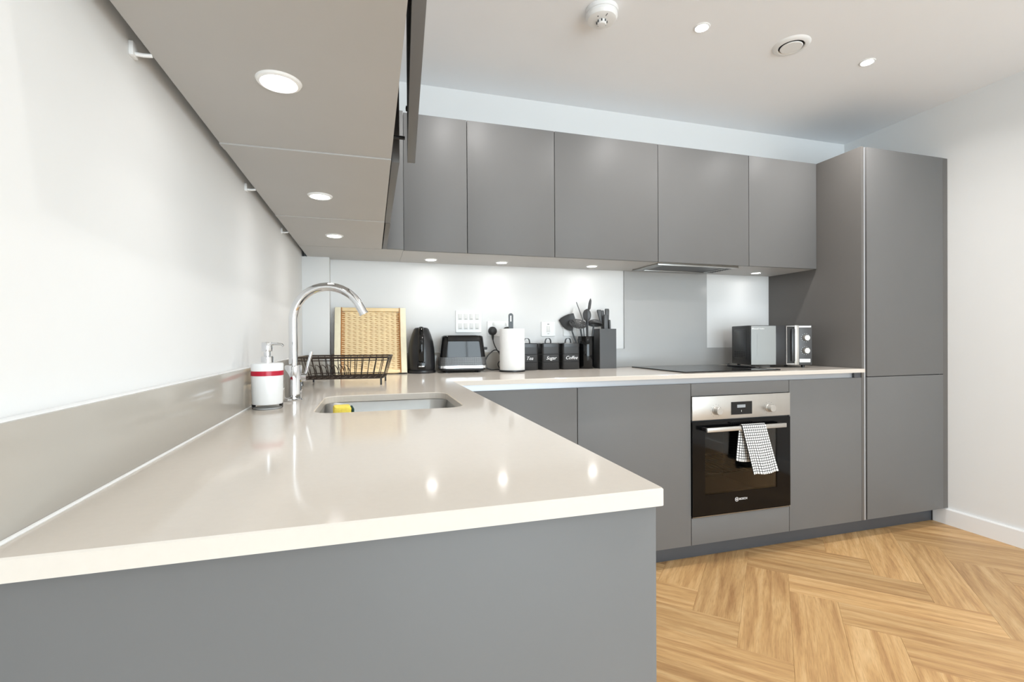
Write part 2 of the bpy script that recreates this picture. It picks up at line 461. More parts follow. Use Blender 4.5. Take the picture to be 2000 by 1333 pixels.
hole = [(p[0], p[1]) for p in rrect((SX1 - SX0) / 2, (SY1 - SY0) / 2, 0.05, 0, 8, (SX0 + SX1) / 2, (SY0 + SY1) / 2)]
hole_cw = list(reversed(hole))
bm = bmesh.new()
def fill(loops, z):
    vs = []
    ed = []
    for lp in loops:
        v = [bm.verts.new((x, y, z)) for x, y in lp]; vs.append(v)
        ed += [bm.edges.new((v[i - 1], v[i])) for i in range(len(v))]
    bmesh.ops.triangle_fill(bm, edges=ed, use_beauty=True)
    return vs
ch = 0.0018
top = fill([inset(outer, ch), inset(hole_cw, ch)], W)
bot = fill([outer, hole_cw], W - TW)
midv = [[bm.verts.new((x, y, W - ch)) for x, y in lp] for lp in (outer, hole_cw)]
for k in range(2):
    n = len(top[k])
    for i in range(n):
        j = (i + 1) % n
        bm.faces.new((midv[k][i], midv[k][j], top[k][j], top[k][i]))
        bm.faces.new((bot[k][i], bot[k][j], midv[k][j], midv[k][i]))
tag(obj('worktop', bm, 'quartz'), 'L-shaped glossy cream stone worktop over the base cabinets', 'worktop')
ZUP = 1.040
tag(obj('sealant_bead', TU([(XL + 0.0275, YN + 0.002, W + 0.001), (XL + 0.0275, 2.536, W + 0.001)], 0.0022, 8), 'white_plastic', smooth=True), 'thin white sealant line where upstand meets the worktop', 'sealant')
struct('trim_1', B(XL, XL + 0.0195, YN, 2.558, W, ZUP), 'wall_paint', bevel=0.001)
tag(obj('upstand', B(XL + 0.020, XL + 0.026, YN, 2.5375, W, ZUP), 'taupe_glass', bevel=0.0006), 'long taupe glass upstand along the white wall behind the tap', 'upstand')
tag(obj('upstand', B(-0.3035, -0.2035, 2.549, 2.5575, W, ZUP), 'taupe_glass', bevel=0.0006), 'short taupe upstand on the boxed corner behind the dish rack', 'upstand')
tag(obj('upstand', B(-0.2030, 1.353, 2.630, YB - 0.0005, W, ZUP), 'taupe_glass', bevel=0.0006), 'taupe glass upstand on the back wall behind toaster and tins', 'upstand')
tag(obj('splashback', PR([(1.355, W), (2.5934, W), (2.5934, ZUP + 0.01), (2.0875, ZUP + 0.01), (2.0875, ZU0), (1.4885, ZU0), (1.4885, ZUP + 0.01), (1.355, ZUP + 0.01)], 2.627, YB - 0.0005), 'grey_glass', bevel=0.0006),
    'glossy grey splashback on the wall behind the hob', 'splashback')

# ------------------------------------------------------------------ cabinets
# local frame: x along the run, y from the carcass front (0) towards the wall, z up
def carcass(wd, dp, h, th=0.018, lip=0.0, back=True, top=True):
    bs = [(0, th, 0, dp, -lip, h), (wd - th, wd, 0, dp, -lip, h), (th, wd - th, 0, dp, 0, th)]
    if top: bs.append((th, wd - th, 0, dp, h - th, h))
    if back: bs.append((th, wd - th, dp - 0.008, dp, th, h - th if top else h))
    return Bs(*bs)
def wall_unit(label, loc, rz, wd, dp, group, lip=0.0, ajar=0.0, m='grey_lacquer', gap=0.002):
    h = ZU1 - ZU0
    t = thing('wall_cabinet', label, 'cabinet', loc, rz, group)
    obj('body', carcass(wd, dp, h, lip=lip), 'grey_carcass', t)
    g = 0.0017
    d = obj('door', B(g, wd - g, -0.018 - gap, -gap, 0, h), m, t, bevel=0.0008)
    if ajar:
        # hinged at x=0, swings out at the far end
        d.rotation_euler = (0, 0, -ajar)
    return t, d
DPB = YB - 0.012 - (YU + 0.020)
xs = [0.1434, 0.4434, 0.8934, 1.4934, 2.0934, 2.5934]
wl = ['narrow grey wall cabinet over the kettle, nearest the corner', 'grey wall cabinet above the toaster and paper roll',
      'grey wall cabinet above the storage tins and utensil pot', 'grey wall cabinet over the hob with extractor in its base', 'grey wall cabinet above the microwave beside tall unit']
for i in range(5):
    wall_unit(wl[i], (xs[i], YU + 0.020, ZU0), 0, xs[i + 1] - xs[i], DPB, 'wall cabinets on the back wall')
# corner box behind both runs
tcn = thing('wall_cabinet', 'blind grey corner wall cabinet joining both runs of wall cabinets', 'cabinet', (-0.305, YU + 0.002, ZU0), 0, 'wall cabinets on the back wall')
obj('body', B(0, 0.4474, 0.002, 0.352, 0, ZU1 - ZU0), 'grey_carcass', tcn)
obj('filler_strip', B(0.372, 0.4474, -0.018, 0.0, 0, ZU1 - ZU0), 'grey_lacquer', tcn, bevel=0.0008)
# left run
XCF = 0.045
gl = 'wall cabinets along the left wall'
t1, d1 = wall_unit('nearest grey wall cabinet with its door standing slightly open', (XCF, 0.555, ZU0), PI / 2, 0.600, 0.350, gl, lip=0.003, ajar=R(3.39))
bm = TU([(0.535, 0.03, 0.032), (0.535, -0.028, 0.032)], 0.004, 10)
obj('push_latch', bm, 'black_plastic', t1, smooth=True)
obj('latch_bumper', LA([(0, 0), (0.006, 0), (0.006, 0.004), (0, 0.005)], 12), 'black_plastic', t1, loc=(0.56, -0.0365, 0.11), rot=(-PI / 2, 0, 0))
wall_unit('middle grey wall cabinet above the tap on the left wall', (XCF, 1.155, ZU0), PI / 2, 0.608, 0.350, gl, lip=0.002)
wall_unit('far grey wall cabinet above the dish rack, next to the corner', (XCF, 1.763, ZU0), PI / 2, 0.505, 0.350, gl, gap=0.004)

def light_disc(label, x, y, z, r_out, r_in, watts, group, lens='led_lens', spread=105):
    t = thing('downlight', label, 'light', (x, y, z), 0, group)
    obj('trim_ring', LA([(r_in, 0.001), (r_in, -0.0035), (r_in + 0.002, -0.0045), (r_out - 0.002, -0.003), (r_out, 0.0)], 40), 'white_plastic', t, smooth=True)
    obj('lens', LA([(0, -0.002), (r_in, -0.002), (r_in, 0.0)], 40), lens, t)
    disc_light(t, -0.006, r_in, watts, 'downlight_lamp', spread)
    return t
gu = 'round lights under the wall cabinets'
light_disc('largest round light under the nearest left wall cabinet', -0.141, 0.846, ZU0, 0.0345, 0.026, UNDER_W, gu)
light_disc('round light under the middle left wall cabinet', -0.141, 1.48, ZU0, 0.0345, 0.026, UNDER_W, gu)
light_disc('round light under the far left wall cabinet by the corner', -0.141, 2.025, ZU0, 0.0345, 0.026, UNDER_W, gu)
for x, l in ((0.2946, 'round light under the narrow wall cabinet above the kettle'), (0.6747, 'round light under the wall cabinet above toaster'),
             (1.208, 'round light under the wall cabinet above the utensil pot'), (2.357, 'round light under the wall cabinet above the microwave')):
    light_disc(l, x, 2.498, ZU0, 0.0345, 0.026, UNDER_W, gu)
# lead clips in the gap between wall and left cabinets
for y, l in ((0.815, 'white cable clip behind the nearest left wall cabinet'), (1.46, 'white cable clip behind the middle left wall cabinet'), (2.0, 'white cable clip behind the far left wall cabinet')):
    t = thing('cable_clip', l, 'clip', (XL, y, ZU0 - 0.008), 0, 'cable clips behind the left wall cabinets')
    obj('clip_body', B(0, 0.006, -0.008, 0.008, 0, 0.020), 'white_plastic', t, bevel=0.001)
    obj('cable', TU([(0.005, 0, 0.005), (0.015, 0.001, 0.005), (0.0255, 0.003, 0.007)], 0.0028, 10), 'white_plastic', t, smooth=True)

# extractor
t = thing('extractor_hood', 'slim grey extractor hood set under the cabinet over the hob', 'extractor hood', (1.512, 2.300, ZU0), 0)
obj('frame', Bs((0, 0.535, 0, 0.006, -0.012, -0.0005), (0, 0.055, 0.006, 0.272, -0.008, -0.0005), (0.480, 0.535, 0.006, 0.272, -0.008, -0.0005), (0.055, 0.480, 0.006, 0.04, -0.008, -0.0005), (0.055, 0.480, 0.235, 0.272, -0.008, -0.0005)), 'steel', t, bevel=0.0005)
obj('filter', B(0.055, 0.480, 0.04, 0.235, -0.004, -0.0005), 'grey_plastic', t)
bm = bmesh.new()
for i in range(8): box(bm, 0.49, 0.527, 0.05 + i * 0.022, 0.06 + i * 0.022, -0.0095, -0.008)
obj('vent_slots', bm, 'black_plastic', t)

# --- base units, back run
HB = ZD1 - ZD0
def base_unit(name, label, loc, rz, wd, dp, group, x_door=(0, None), doors=True, m='grey_lacquer'):
    t = thing(name, label, 'cabinet', loc, rz, group)
    obj('body', carcass(wd, dp, 0.9185 - ZD0, top=False), 'grey_carcass', t)
    g = 0.0017
    if doors:
        obj('door', B(x_door[0] + g, (x_door[1] or wd) - g, -0.020, -0.002, 0, HB), m, t, bevel=0.0008)
    return t
YC = YF + 0.020
DB = YB - 0.02 - YC
gb = 'base cabinets under the back worktop'
base_unit('base_cabinet', 'grey corner base cabinet partly hidden behind the sink worktop', (0.320, YC, ZD0), 0, 0.5697, DB, gb)
base_unit('base_cabinet', 'grey base cabinet with plain door, left of the oven', (0.8897, YC, ZD0), 0, 0.600, DB, gb)
base_unit('base_cabinet', 'grey base cabinet with plain door, right of the oven', (2.0897, YC, ZD0), 0, 0.5037, DB, gb)
t = thing('oven_housing', 'grey oven housing with plain panels above and below the oven', 'cabinet', (1.4897, YC, ZD0), 0, gb)
obj('body', Bs((0, 0.016, 0, DB, 0, 0.8205), (0.584, 0.600, 0, DB, 0, 0.8205), (0.016, 0.584, 0, DB, 0, 0.016), (0.016, 0.584, 0.0, DB, 0.112, 0.128)), 'grey_carcass', t)
obj('upper_panel', B(0.0017, 0.5983, -0.020, -0.002, 0.8275 - ZD0, HB), 'grey_lacquer', t, bevel=0.0008)
obj('lower_panel', B(0.0017, 0.5983, -0.020, -0.002, 0, 0.2286 - ZD0), 'grey_lacquer', t, bevel=0.0008)
# recessed handle channel under the worktop
t = thing('handle_channel', 'bright aluminium finger-pull channel under the back worktop edge', 'channel', (0.345, YC, 0), 0)
obj('channel_profile', PR([(0, 0)] * 0 + [(0, 0.862), (2.2, 0.862), (2.2, 0.9180), (0, 0.9180)], -0.0015, -0.0003), 'aluminium', t)
obj('channel_lip', B(0, 2.2, -0.004, -0.0015, 0.9125, 0.9180), 'aluminium', t)
obj('end_cap', B(2.2, 2.2475, -0.0150, -0.0003, 0.8895, 0.9180), 'dark_plinth', t)

# --- base units, sink run (fronts face +X)
XC = 0.284
gs = 'base cabinets under the sink worktop'
DL = XC - (XL + 0.012)
base_unit('base_cabinet', 'grey base cabinet behind the end panel, facing the floor', (XC, 0.507, ZD0), PI / 2, 0.597, DL, gs)
base_unit('base_cabinet', 'grey base cabinet under the sink', (XC, 1.104, ZD0), PI / 2, 0.600, DL, gs)
tag(obj('corner_post', B(0.285, 0.318, 1.706, 1.99, ZD0, ZD1), 'grey_lacquer', bevel=0.0008), 'grey filler post in the inner corner of the base cabinets', 'panel')
tag(obj('end_panel', B(XL + 0.002, 0.3160, 0.487, 0.5055, 0.0, W - TW - 0.0005), 'grey_lacquer', bevel=0.001), 'large plain grey end panel closing the near end of the worktop', 'panel')
tag(obj('handle_channel', B(0.2843, 0.2858, 0.5057, 1.975, 0.862, 0.9180), 'aluminium'), 'aluminium finger-pull channel along the sink cabinets', 'channel')
tag(obj('plinth', B(0.228, 0.244, 0.506, 2.070, 0.0, ZD0 - 0.001), 'dark_plinth'), 'dark plinth under the sink cabinets', 'plinth')
t = thing('plinth', 'long dark grey plinth under the oven and tall unit', 'plinth', (0, 0, 0))
obj('board', B(0.245, XR - 0.022, 2.071, 2.087, 0.0, ZD0 - 0.001), 'dark_plinth', t, bevel=0.0008)
obj('end_clip', B(XR - 0.022, XR - 0.017, 2.066, 2.087, 0.0, ZD0 - 0.001), 'black_plastic', t, bevel=0.0008)

# --- tall unit
t = thing('tall_cabinet', 'tall grey two-door cabinet against the right wall', 'cabinet', (2.5936, YF, ZD0), 0)
HT = ZU1 - ZD0
obj('side_panel', B(0, 0.018, 0, YB - YF - 0.001, 0, HT), 'cabinet_side', t, bevel=0.0008)
obj('body', B(0.0185, 0.636, 0.021, YB - YF - 0.02, 0, HT - 0.002), 'black_plastic', t)
obj('handle_channel', B(0.0182, 0.0275, 0.001, 0.0205, 0.0, HT - 0.002), 'aluminium', t)
x0, x1 = 2.634 - 2.5936, 3.2293 - 2.5936
obj('door', B(x0, x1, 0, 0.018, 0, 0.8895 - ZD0), 'grey_lacquer', t, bevel=0.0008)
obj('door', B(x0, x1, 0, 0.018, 0.8932 - ZD0, HT), 'grey_lacquer', t, bevel=0.0008)
obj('filler_strip', B(x1 + 0.003, XR - 2.5936 - 0.001, 0.002, 0.020, 0, HT), 'cabinet_side', t, bevel=0.0008)

# ------------------------------------------------------------------ oven
t = thing('oven', 'built-in electric oven with steel control panel and black glass door', 'oven', (1.4917, 1.985, 0.2335), 0)
OW = 0.596
obj('cavity', Bs((0.03, 0.036, 0.05, 0.46, 0.03, 0.46), (OW - 0.036, OW - 0.03, 0.05, 0.46, 0.03, 0.46), (0.036, OW - 0.036, 0.05, 0.46, 0.03, 0.036), (0.036, OW - 0.036, 0.05, 0.46, 0.454, 0.46), (0.036, OW - 0.036, 0.454, 0.46, 0.036, 0.454)), 'oven_enamel', t)
bm = bmesh.new()
for i in range(15): tube(bm, [(0.06 + i * 0.034, 0.07, 0.185), (0.06 + i * 0.034, 0.43, 0.185)], 0.0022, 6)
tube(bm, [(0.04, 0.07, 0.185), (OW - 0.04, 0.07, 0.185)], 0.003, 6); tube(bm, [(0.04, 0.43, 0.185), (OW - 0.04, 0.43, 0.185)], 0.003, 6)
obj('oven_rack', bm, 'steel', t, smooth=True)
ctl = obj('control_panel', B(0, OW, 0, 0.024, 0.4755, 0.5915), 'brushed_steel', t, bevel=0.001)
for kx in (0.136, 0.459):
    k = obj('knob', LA([(0, -0.030), (0.0165, -0.030), (0.018, -0.028), (0.018, -0.006), (0.0205, -0.004), (0.0205, 0.0)], 32), 'brushed_steel', t, smooth=True, loc=(kx, 0, 0.519), rot=(-PI / 2, 0, 0))
    k.rotation_euler = (PI / 2, 0, 0); k.scale = (1, 1, -1)
    bm = bmesh.new()
    for a in range(11):
        an = R(-150 + a * 30)
        box(bm, kx + 0.031 * math.sin(an) - 0.001, kx + 0.031 * math.sin(an) + 0.001, -0.0004, 0.0, 0.519 + 0.031 * math.cos(an) - 0.001, 0.519 + 0.031 * math.cos(an) + 0.001)
    obj('dial_marks', bm, 'black_plastic', t)
dsp = obj('display', B(0.226, 0.353, -0.0012, 0.0, 0.494, 0.558), 'black_gloss', t)
obj('clock_screen', B(0.262, 0.312, -0.0016, -0.0012, 0.528, 0.543), 'lcd', dsp)
obj('touch_mark', B(0.287, 0.2885, -0.0016, -0.0012, 0.506, 0.516), 'lettering_white', dsp)
dr = obj('door', Bs((0, 0.072, 0, 0.03, 0.006, 0.468), (0.510, OW, 0, 0.03, 0.006, 0.468), (0.072, 0.510, 0, 0.03, 0.006, 0.107), (0.072, 0.510, 0, 0.03, 0.412, 0.468)), 'oven_black', t)
obj('window', B(0.072, 0.510, 0.001, 0.005, 0.107, 0.412), 'oven_glass', dr)
obj('bottom_trim', B(0, OW, 0.0, 0.03, 0.0, 0.0035), 'steel', t)
obj('vent_gap', B(0.004, OW - 0.004, 0.012, 0.03, 0.468, 0.4755), 'dark_interior', t)
hd = obj('handle', B(0.050, 0.526, -0.046, -0.034, 0.4235, 0.4440), 'brushed_steel', dr, bevel=0.0015)
for hx in (0.052, 0.510):
    obj('bracket', B(hx, hx + 0.014, -0.034, 0.0, 0.4255, 0.4420), 'black_satin', dr, bevel=0.001)
# emblem and lettering
text('lettering', 'BOSCH', 0.0150, 'lettering_white', t, (0.2975, -0.0004, 0.0685))
bm = bmesh.new(); tube(bm, [(0.010 * math.cos(2 * PI * i / 28), 0, 0.010 * math.sin(2 * PI * i / 28)) for i in range(28)], 0.0009, 6, closed=True)
for sx in (-1, 1): box(bm, sx * 0.0042 - 0.0011, sx * 0.0042 + 0.0011, -0.0005, 0.0005, -0.0062, 0.0062)
box(bm, -0.0042, 0.0042, -0.0005, 0.0005, -0.0011, 0.0011)
obj('emblem', bm, 'lettering_white', t, loc=(0.2585, -0.0004, 0.0685))

# tea towel over the oven handle
def towel():
    bm = bmesh.new(); uvl = bm.loops.layers.uv.new('UVMap')
    zt = 0.2335 + 0.4460
    def sheet(tl, tr, bl, br, y_top, y_bot, nu, nv, cu, cv, bulge, th=0.0012, v_off=0, seed=0):
        rows = []
        for j in range(nv + 1):
            v = j / nv; row = []
            for i in range(nu + 1):
                u = i / nu
                x = (tl[0] * (1 - u) + tr[0] * u) * (1 - v) + (bl[0] * (1 - u) + br[0] * u) * v
                z = (tl[1] * (1 - u) + tr[1] * u) * (1 - v) + (bl[1] * (1 - u) + br[1] * u) * v
                y = y_top * (1 - v) + y_bot * v + bulge * v * (0.6 * math.sin(u * 9 + seed) + 0.4 * math.sin(u * 17 + 2 * seed + v * 3))
                z += 0.004 * v * math.sin(u * 6 + seed)
                row.append(bm.verts.new((x, y, z)))
            rows.append(row)
        for j in range(nv):
            for i in range(nu):
                f = bm.faces.new((rows[j][i], rows[j][i + 1], rows[j + 1][i + 1], rows[j + 1][i]))
                for lp, (a, b) in zip(f.loops, ((i, j), (i + 1, j), (i + 1, j + 1), (i, j + 1))):
                    lp[uvl].uv = (a / nu * cu, cv * (1 - b / nv) + v_off)
        return rows
    yh = 1.985 - 0.046
    f = sheet((1.738, zt), (1.880, zt), (1.802, 0.432), (1.952, 0.441), yh - 0.003, yh - 0.010, 26, 40, 12, 19, 0.006, seed=1.0)
    b2 = sheet((1.738, zt), (1.880, zt), (1.722, 0.505), (1.880, 0.483), yh + 0.0145, yh + 0.020, 26, 30, 12, 14, 0.005, seed=3.0)
    # fold over the bar
    n = 6; prev = f[0]
    arc = []
    for k in range(1, n):
        a = PI * k / n
        row = []
        for i, (p, q) in enumerate(zip(f[0], b2[0])):
            y = (p.co.y + q.co.y) / 2 - (q.co.y - p.co.y) / 2 * math.cos(a); z = p.co.z + 0.004 * math.sin(a)
            row.append(bm.verts.new((p.co.x, y, z)))
        arc.append(row)
    arc = [f[0]] + arc + [b2[0]]
    for j in range(len(arc) - 1):
        for i in range(26):
            fc = bm.faces.new((arc[j][i], arc[j][i + 1], arc[j + 1][i + 1], arc[j + 1][i]))
            for lp, (a, b) in zip(fc.loops, ((i, j), (i + 1, j), (i + 1, j + 1), (i, j + 1))):
                lp[uvl].uv = (a / 26 * 12, 19 + b / 6)
    me = finish(bm, 'tea_towel', smooth=True, angle=80)
    o = obj('tea_towel', me, 'check_cloth')
    md = o.modifiers.new('thickness', 'SOLIDIFY'); md.thickness = 0.0016; md.offset = 1
    tag(o, 'white tea towel with black check hanging on the oven handle', 'towel')
towel()

# ------------------------------------------------------------------ hob
t = thing('hob', 'flat black glass induction hob set on the worktop', 'hob', (1.492, 2.038, W), 0)
obj('glass', LO([rrect(0.296, 0.258, 0.006, 0.0, 4, 0.296, 0.258), rrect(0.296, 0.258, 0.006, 0.0045, 4, 0.296, 0.258), rrect(0.2945, 0.2565, 0.006, 0.006, 4, 0.296, 0.258)]), 'black_gloss', t, smooth=True)
for cx, cy, r in ((0.15, 0.16, 0.09), (0.44, 0.17, 0.075), (0.15, 0.38, 0.075), (0.44, 0.38, 0.09)):
    obj('zone_mark', LA([(r, 0.0061), (r + 0.0012, 0.0061)], 40, cx=cx, cy=cy), 'grey_plastic', t)

# ------------------------------------------------------------------ sink, tap
t = thing('sink', 'stainless steel undermount sink sunk into the worktop', 'sink', ((SX0 + SX1) / 2, (SY0 + SY1) / 2, W - TW), 0)
hx, hy = (SX1 - SX0) / 2, (SY1 - SY0) / 2
bm = bmesh.new()
loft(bm, [rrect(hx + 0.018, hy + 0.018, 0.06, -0.0005, 8), rrect(hx + 0.002, hy + 0.002, 0.052, -0.0005, 8), rrect(hx, hy, 0.05, -0.004, 8), rrect(hx - 0.004, hy - 0.004, 0.05, -0.11, 8), rrect(hx - 0.010, hy - 0.010, 0.045, -0.130, 8), rrect(hx - 0.025, hy - 0.025, 0.03, -0.138, 8), rrect(0.04, 0.04, 0.02, -0.140, 8)], False, True)
o = obj('bowl', bm, 'steel', t, smooth=True, angle=60)
obj('drain', LA([(0, -0.137), (0.034, -0.137), (0.043, -0.1375), (0.045, -0.139)], 32), 'chrome', t, smooth=True)
t = thing('sponge', 'yellow sponge with green scourer standing in the sink', 'sponge', (-0.084, 1.46, W - TW - 0.1382), R(6))
obj('foam', LO([rrect(0.022, 0.034, 0.008, 0.0, 3), rrect(0.024, 0.036, 0.009, 0.005, 3), rrect(0.024, 0.036, 0.009, 0.136, 3), rrect(0.021, 0.033, 0.008, 0.141, 3)]), 'sponge_yellow', t, smooth=True)
obj('scourer', B(0.0245, 0.031, -0.034, 0.034, 0.001, 0.137), 'sponge_green', t, bevel=0.002)

t = thing('tap', 'tall chrome swan-neck mixer tap behind the sink', 'tap', (-0.2165, 1.49, W), 0)
obj('base_flange', LA([(0, 0), (0.026, 0), (0.0265, 0.004), (0.024, 0.007), (0, 0.0075)], 36), 'chrome', t, smooth=True)
obj('body', LA([(0.0, 0.007), (0.0232, 0.007), (0.0232, 0.098), (0.0215, 0.101), (0.0130, 0.1015), (0, 0.1015)], 36), 'chrome', t, smooth=True)
path = [(0, 0, 0.10), (0, 0, 0.20), (0, 0, 0.232)]
rc = 0.0955
for k in range(1, 19):
    a = PI - R(156) * k / 18
    path.append((rc + rc * math.cos(a), -0.10 * (rc + rc * math.cos(a)), 0.232 + rc * math.sin(a)))
last = Vector(path[-1]); dirv = (Vector(path[-1]) - Vector(path[-2])).normalized()
path.append(tuple(last + dirv * 0.022))
obj('spout', TU(path, 0.0122, 20), 'chrome', t, smooth=True, angle=50)
obj('aerator', TU([tuple(last + dirv * 0.0215), tuple(last + dirv * 0.026)], 0.0132, 20), 'chrome', t, smooth=True)
lv = obj('lever_hub', TU([(0.018, 0, 0.066), (0.036, -0.002, 0.066)], 0.0125, 20), 'chrome', t, smooth=True)
obj('lever', TU([(0.031, -0.002, 0.068), (0.036, -0.003, 0.088), (0.049, -0.004, 0.140)], [0.005, 0.0046, 0.0042], 12), 'chrome', lv, smooth=True)

# ------------------------------------------------------------------ soap dispenser
t = thing('soap_dispenser', 'white soap dispenser with red band and chrome pump', 'soap dispenser', (-0.2565, 1.345, W), R(-12))
obj('bottle', LA([(0, 0.012), (0.0345, 0.012), (0.0355, 0.016), (0.0375, 0.112), (0.036, 0.115), (0.015, 0.1165), (0, 0.1165)], 40), 'white_plastic', t, smooth=True)
obj('clear_base', LA([(0, 0), (0.0345, 0), (0.036, 0.003), (0.0362, 0.0118), (0, 0.0118)], 40), 'acrylic', t, smooth=True)
obj('base_disc', LA([(0, 0.0006), (0.033, 0.0006), (0.033, 0.003), (0, 0.003)], 40), 'dull_white', t, smooth=True)
obj('red_band', LA([(0.0366, 0.084), (0.0379, 0.0842), (0.0381, 0.0958), (0.037, 0.096)], 40), 'red_band', t, smooth=True)
pm = obj('pump_collar', LA([(0, 0.1165), (0.0145, 0.1165), (0.0145, 0.131), (0.013, 0.1325), (0.008, 0.133), (0.008, 0.145), (0, 0.145)], 28), 'chrome', t, smooth=True)
obj('pump_head', LA([(0, 0.145), (0.0125, 0.145), (0.013, 0.147), (0.013, 0.166), (0.0118, 0.168), (0, 0.168)], 28), 'chrome', t, smooth=True)
obj('nozzle', TU([(0.006, 0, 0.1635), (0.022, 0, 0.1635), (0.036, 0, 0.1625), (0.040, 0, 0.158)], [0.0042, 0.0036, 0.003, 0.0028], 10), 'chrome', t, smooth=True)

# ------------------------------------------------------------------ dish rack
t = thing('dish_rack', 'small bronze wire dish rack with plate slots, behind the tap', 'dish rack', (-0.100, 2.02, W), R(-7))
ax, ay, bx, by, z0, z1 = 0.150, 0.088, 0.172, 0.115, 0.026, 0.108
def ring(hx, hy, z, r=0.02):
    return rrect(hx, hy, r, z, 4)
bm = bmesh.new(); tube(bm, ring(bx, by, z1), 0.0026, 8, closed=True); tube(bm, ring(bx - 0.002, by - 0.002, z1 - 0.012), 0.0018, 8, closed=True)
obj('top_rim', bm, 'wire_bronze', t, smooth=True)
bm = bmesh.new(); tube(bm, ring(ax, ay, z0), 0.0024, 8, closed=True); tube(bm, ring(ax - 0.004, ay - 0.004, z0 + 0.010), 0.0018, 8, closed=True)
obj('bottom_rim', bm, 'wire_bronze', t, smooth=True)
for i in range(13):
    f = -0.92 + 1.84 * i / 12
    obj('wire', TU([(f * bx, -by, z1), (f * ax, -ay, z0), (f * ax, ay, z0), (f * bx, by, z1)], 0.0015, 6), 'wire_bronze', t, smooth=True)
for i in range(5):
    f = -0.8 + 1.6 * i / 4
    obj('wire', TU([(-bx, f * by, z1), (-ax, f * ay, z0), (ax, f * ay, z0), (bx, f * by, z1)], 0.0015, 6), 'wire_bronze', t, smooth=True)
for i in range(7):
    x = -0.132 + i * 0.022
    obj('plate_divider', TU(smooth_path([(x + 0.012, -0.045, z0), (x + 0.004, -0.036, z0 + 0.032), (x - 0.004, -0.018, z0 + 0.047), (x - 0.004, 0.018, z0 + 0.047), (x + 0.004, 0.036, z0 + 0.032), (x + 0.012, 0.045, z0)], 4), 0.0014, 6), 'wire_bronze', t, smooth=True)
for sx in (-1, 1):
    for sy in (-1, 1):
        obj('foot', TU([(sx * (ax - 0.006), sy * (ay - 0.002), 0.0), (sx * (ax - 0.006), sy * (ay - 0.002), z0)], 0.0036, 8), 'black_plastic', t, smooth=True)

# ------------------------------------------------------------------ woven bamboo tray leaning on the wall
TWd, TH = 0.352, 0.352
t = thing('woven_tray', 'square woven bamboo tray leaning against the back wall', 'tray', (-0.004, 2.502, W + 0.001), R(0.5))
lean = math.asin(0.098 / TH)
t.rotation_euler = (-lean, 0, R(0.5))
hw = TWd / 2
for sx in (-1, 1):
    x0_, x1_ = (-hw, -hw + 0.030) if sx < 0 else (hw - 0.030, hw)
    obj('side_slat', B(x0_, x1_, -0.012, 0.006, 0.0, TH), 'bamboo_pale', t, bevel=0.003)
    xi = -hw + 0.031 if sx < 0 else hw - 0.034
    obj('binding_cord', B(xi, xi + 0.0030, -0.0135, 0.004, 0.0, TH), 'bamboo_dark', t, bevel=0.001)
obj('top_slat', B(-hw + 0.034, hw - 0.034, -0.011, 0.005, TH - 0.020, TH - 0.001), 'bamboo', t, bevel=0.003)
obj('bottom_slat', B(-hw + 0.034, hw - 0.034, -0.011, 0.005, 0.002, 0.020), 'bamboo', t, bevel=0.003)
obj('mat_backing', B(-hw + 0.034, hw - 0.034, 0.0035, 0.0055, 0.021, TH - 0.021), 'bamboo_dark', t)
# stakes and horizontal weavers
NS = 10; xs0 = -hw + 0.055; dxs = (TWd - 0.11) / (NS - 1)
bm = bmesh.new()
for i in range(NS): box(bm, xs0 + i * dxs - 0.006, xs0 + i * dxs + 0.006, -0.0005, 0.0008, 0.021, TH - 0.021)
obj('stakes', bm, 'bamboo', t)
bm = bmesh.new()
NR = 30; pitch = (TH - 0.042) / NR
for j in range(NR):
    zc = 0.021 + pitch * (j + 0.5); hh = pitch * 0.46
    pa = 1 if j % 2 else -1
    rows = []
    npt = (NS + 1) * 4
    for k in range(npt + 1):
        x = -hw + 0.0345 + (TWd - 0.069) * k / npt
        ph = (x - xs0) / dxs * PI
        amp = math.cos(ph) * pa
        y = 0.0004 - 0.0030 * amp
        hk = hh * (1.0 - 0.22 * (1 - abs(amp)))
        if k < 4 or k > npt - 4: hk *= 0.62
        rows.append([(x, y - 0.0008, zc - hk), (x, y - 0.0014, zc), (x, y - 0.0008, zc + hk), (x, y + 0.0006, zc + hk), (x, y + 0.0006, zc - hk)])
    loft(bm, rows)
o = obj('weavers', bm, 'bamboo', t, smooth=True, angle=60)
o['kind'] = 'stuff'
bm = bmesh.new(); 
obj('foot_rail', B(hw - 0.042, hw - 0.002, -0.013, 0.006, -0.0010, 0.0015), 'black_plastic', t)

# ------------------------------------------------------------------ kettle
t = thing('kettle', 'glossy black electric kettle with its handle towards the room', 'kettle', (0.2475, 2.535, W), R(-6))
obj('power_base', LA([(0, 0), (0.071, 0), (0.072, 0.003), (0.0715, 0.014), (0.066, 0.018), (0, 0.018)], 44), 'black_satin', t, smooth=True)
obj('body', LA([(0, 0.0185), (0.0675, 0.0185), (0.0690, 0.022), (0.0698, 0.05), (0.0690, 0.09), (0.0660, 0.13), (0.0600, 0.165), (0.0500, 0.20), (0.0395, 0.226), (0.037, 0.2305), (0.035, 0.2315)], 44), 'black_satin', t, smooth=True, angle=50)
obj('lid', LA([(0.0352, 0.2312), (0.033, 0.2345), (0.02, 0.2375), (0, 0.2385)], 40), 'black_gloss', t, smooth=True)
hp = smooth_path([(0, -0.030, 0.2330), (0, -0.052, 0.2310), (0, -0.074, 0.212), (0, -0.088, 0.175), (0, -0.094, 0.130), (0, -0.090, 0.092), (0, -0.0785, 0.070), (0, -0.0660, 0.064)], 5)
obj('handle', TU(hp, 0.0135, 14, flat=0.62), 'black_gloss', t, smooth=True, angle=60)
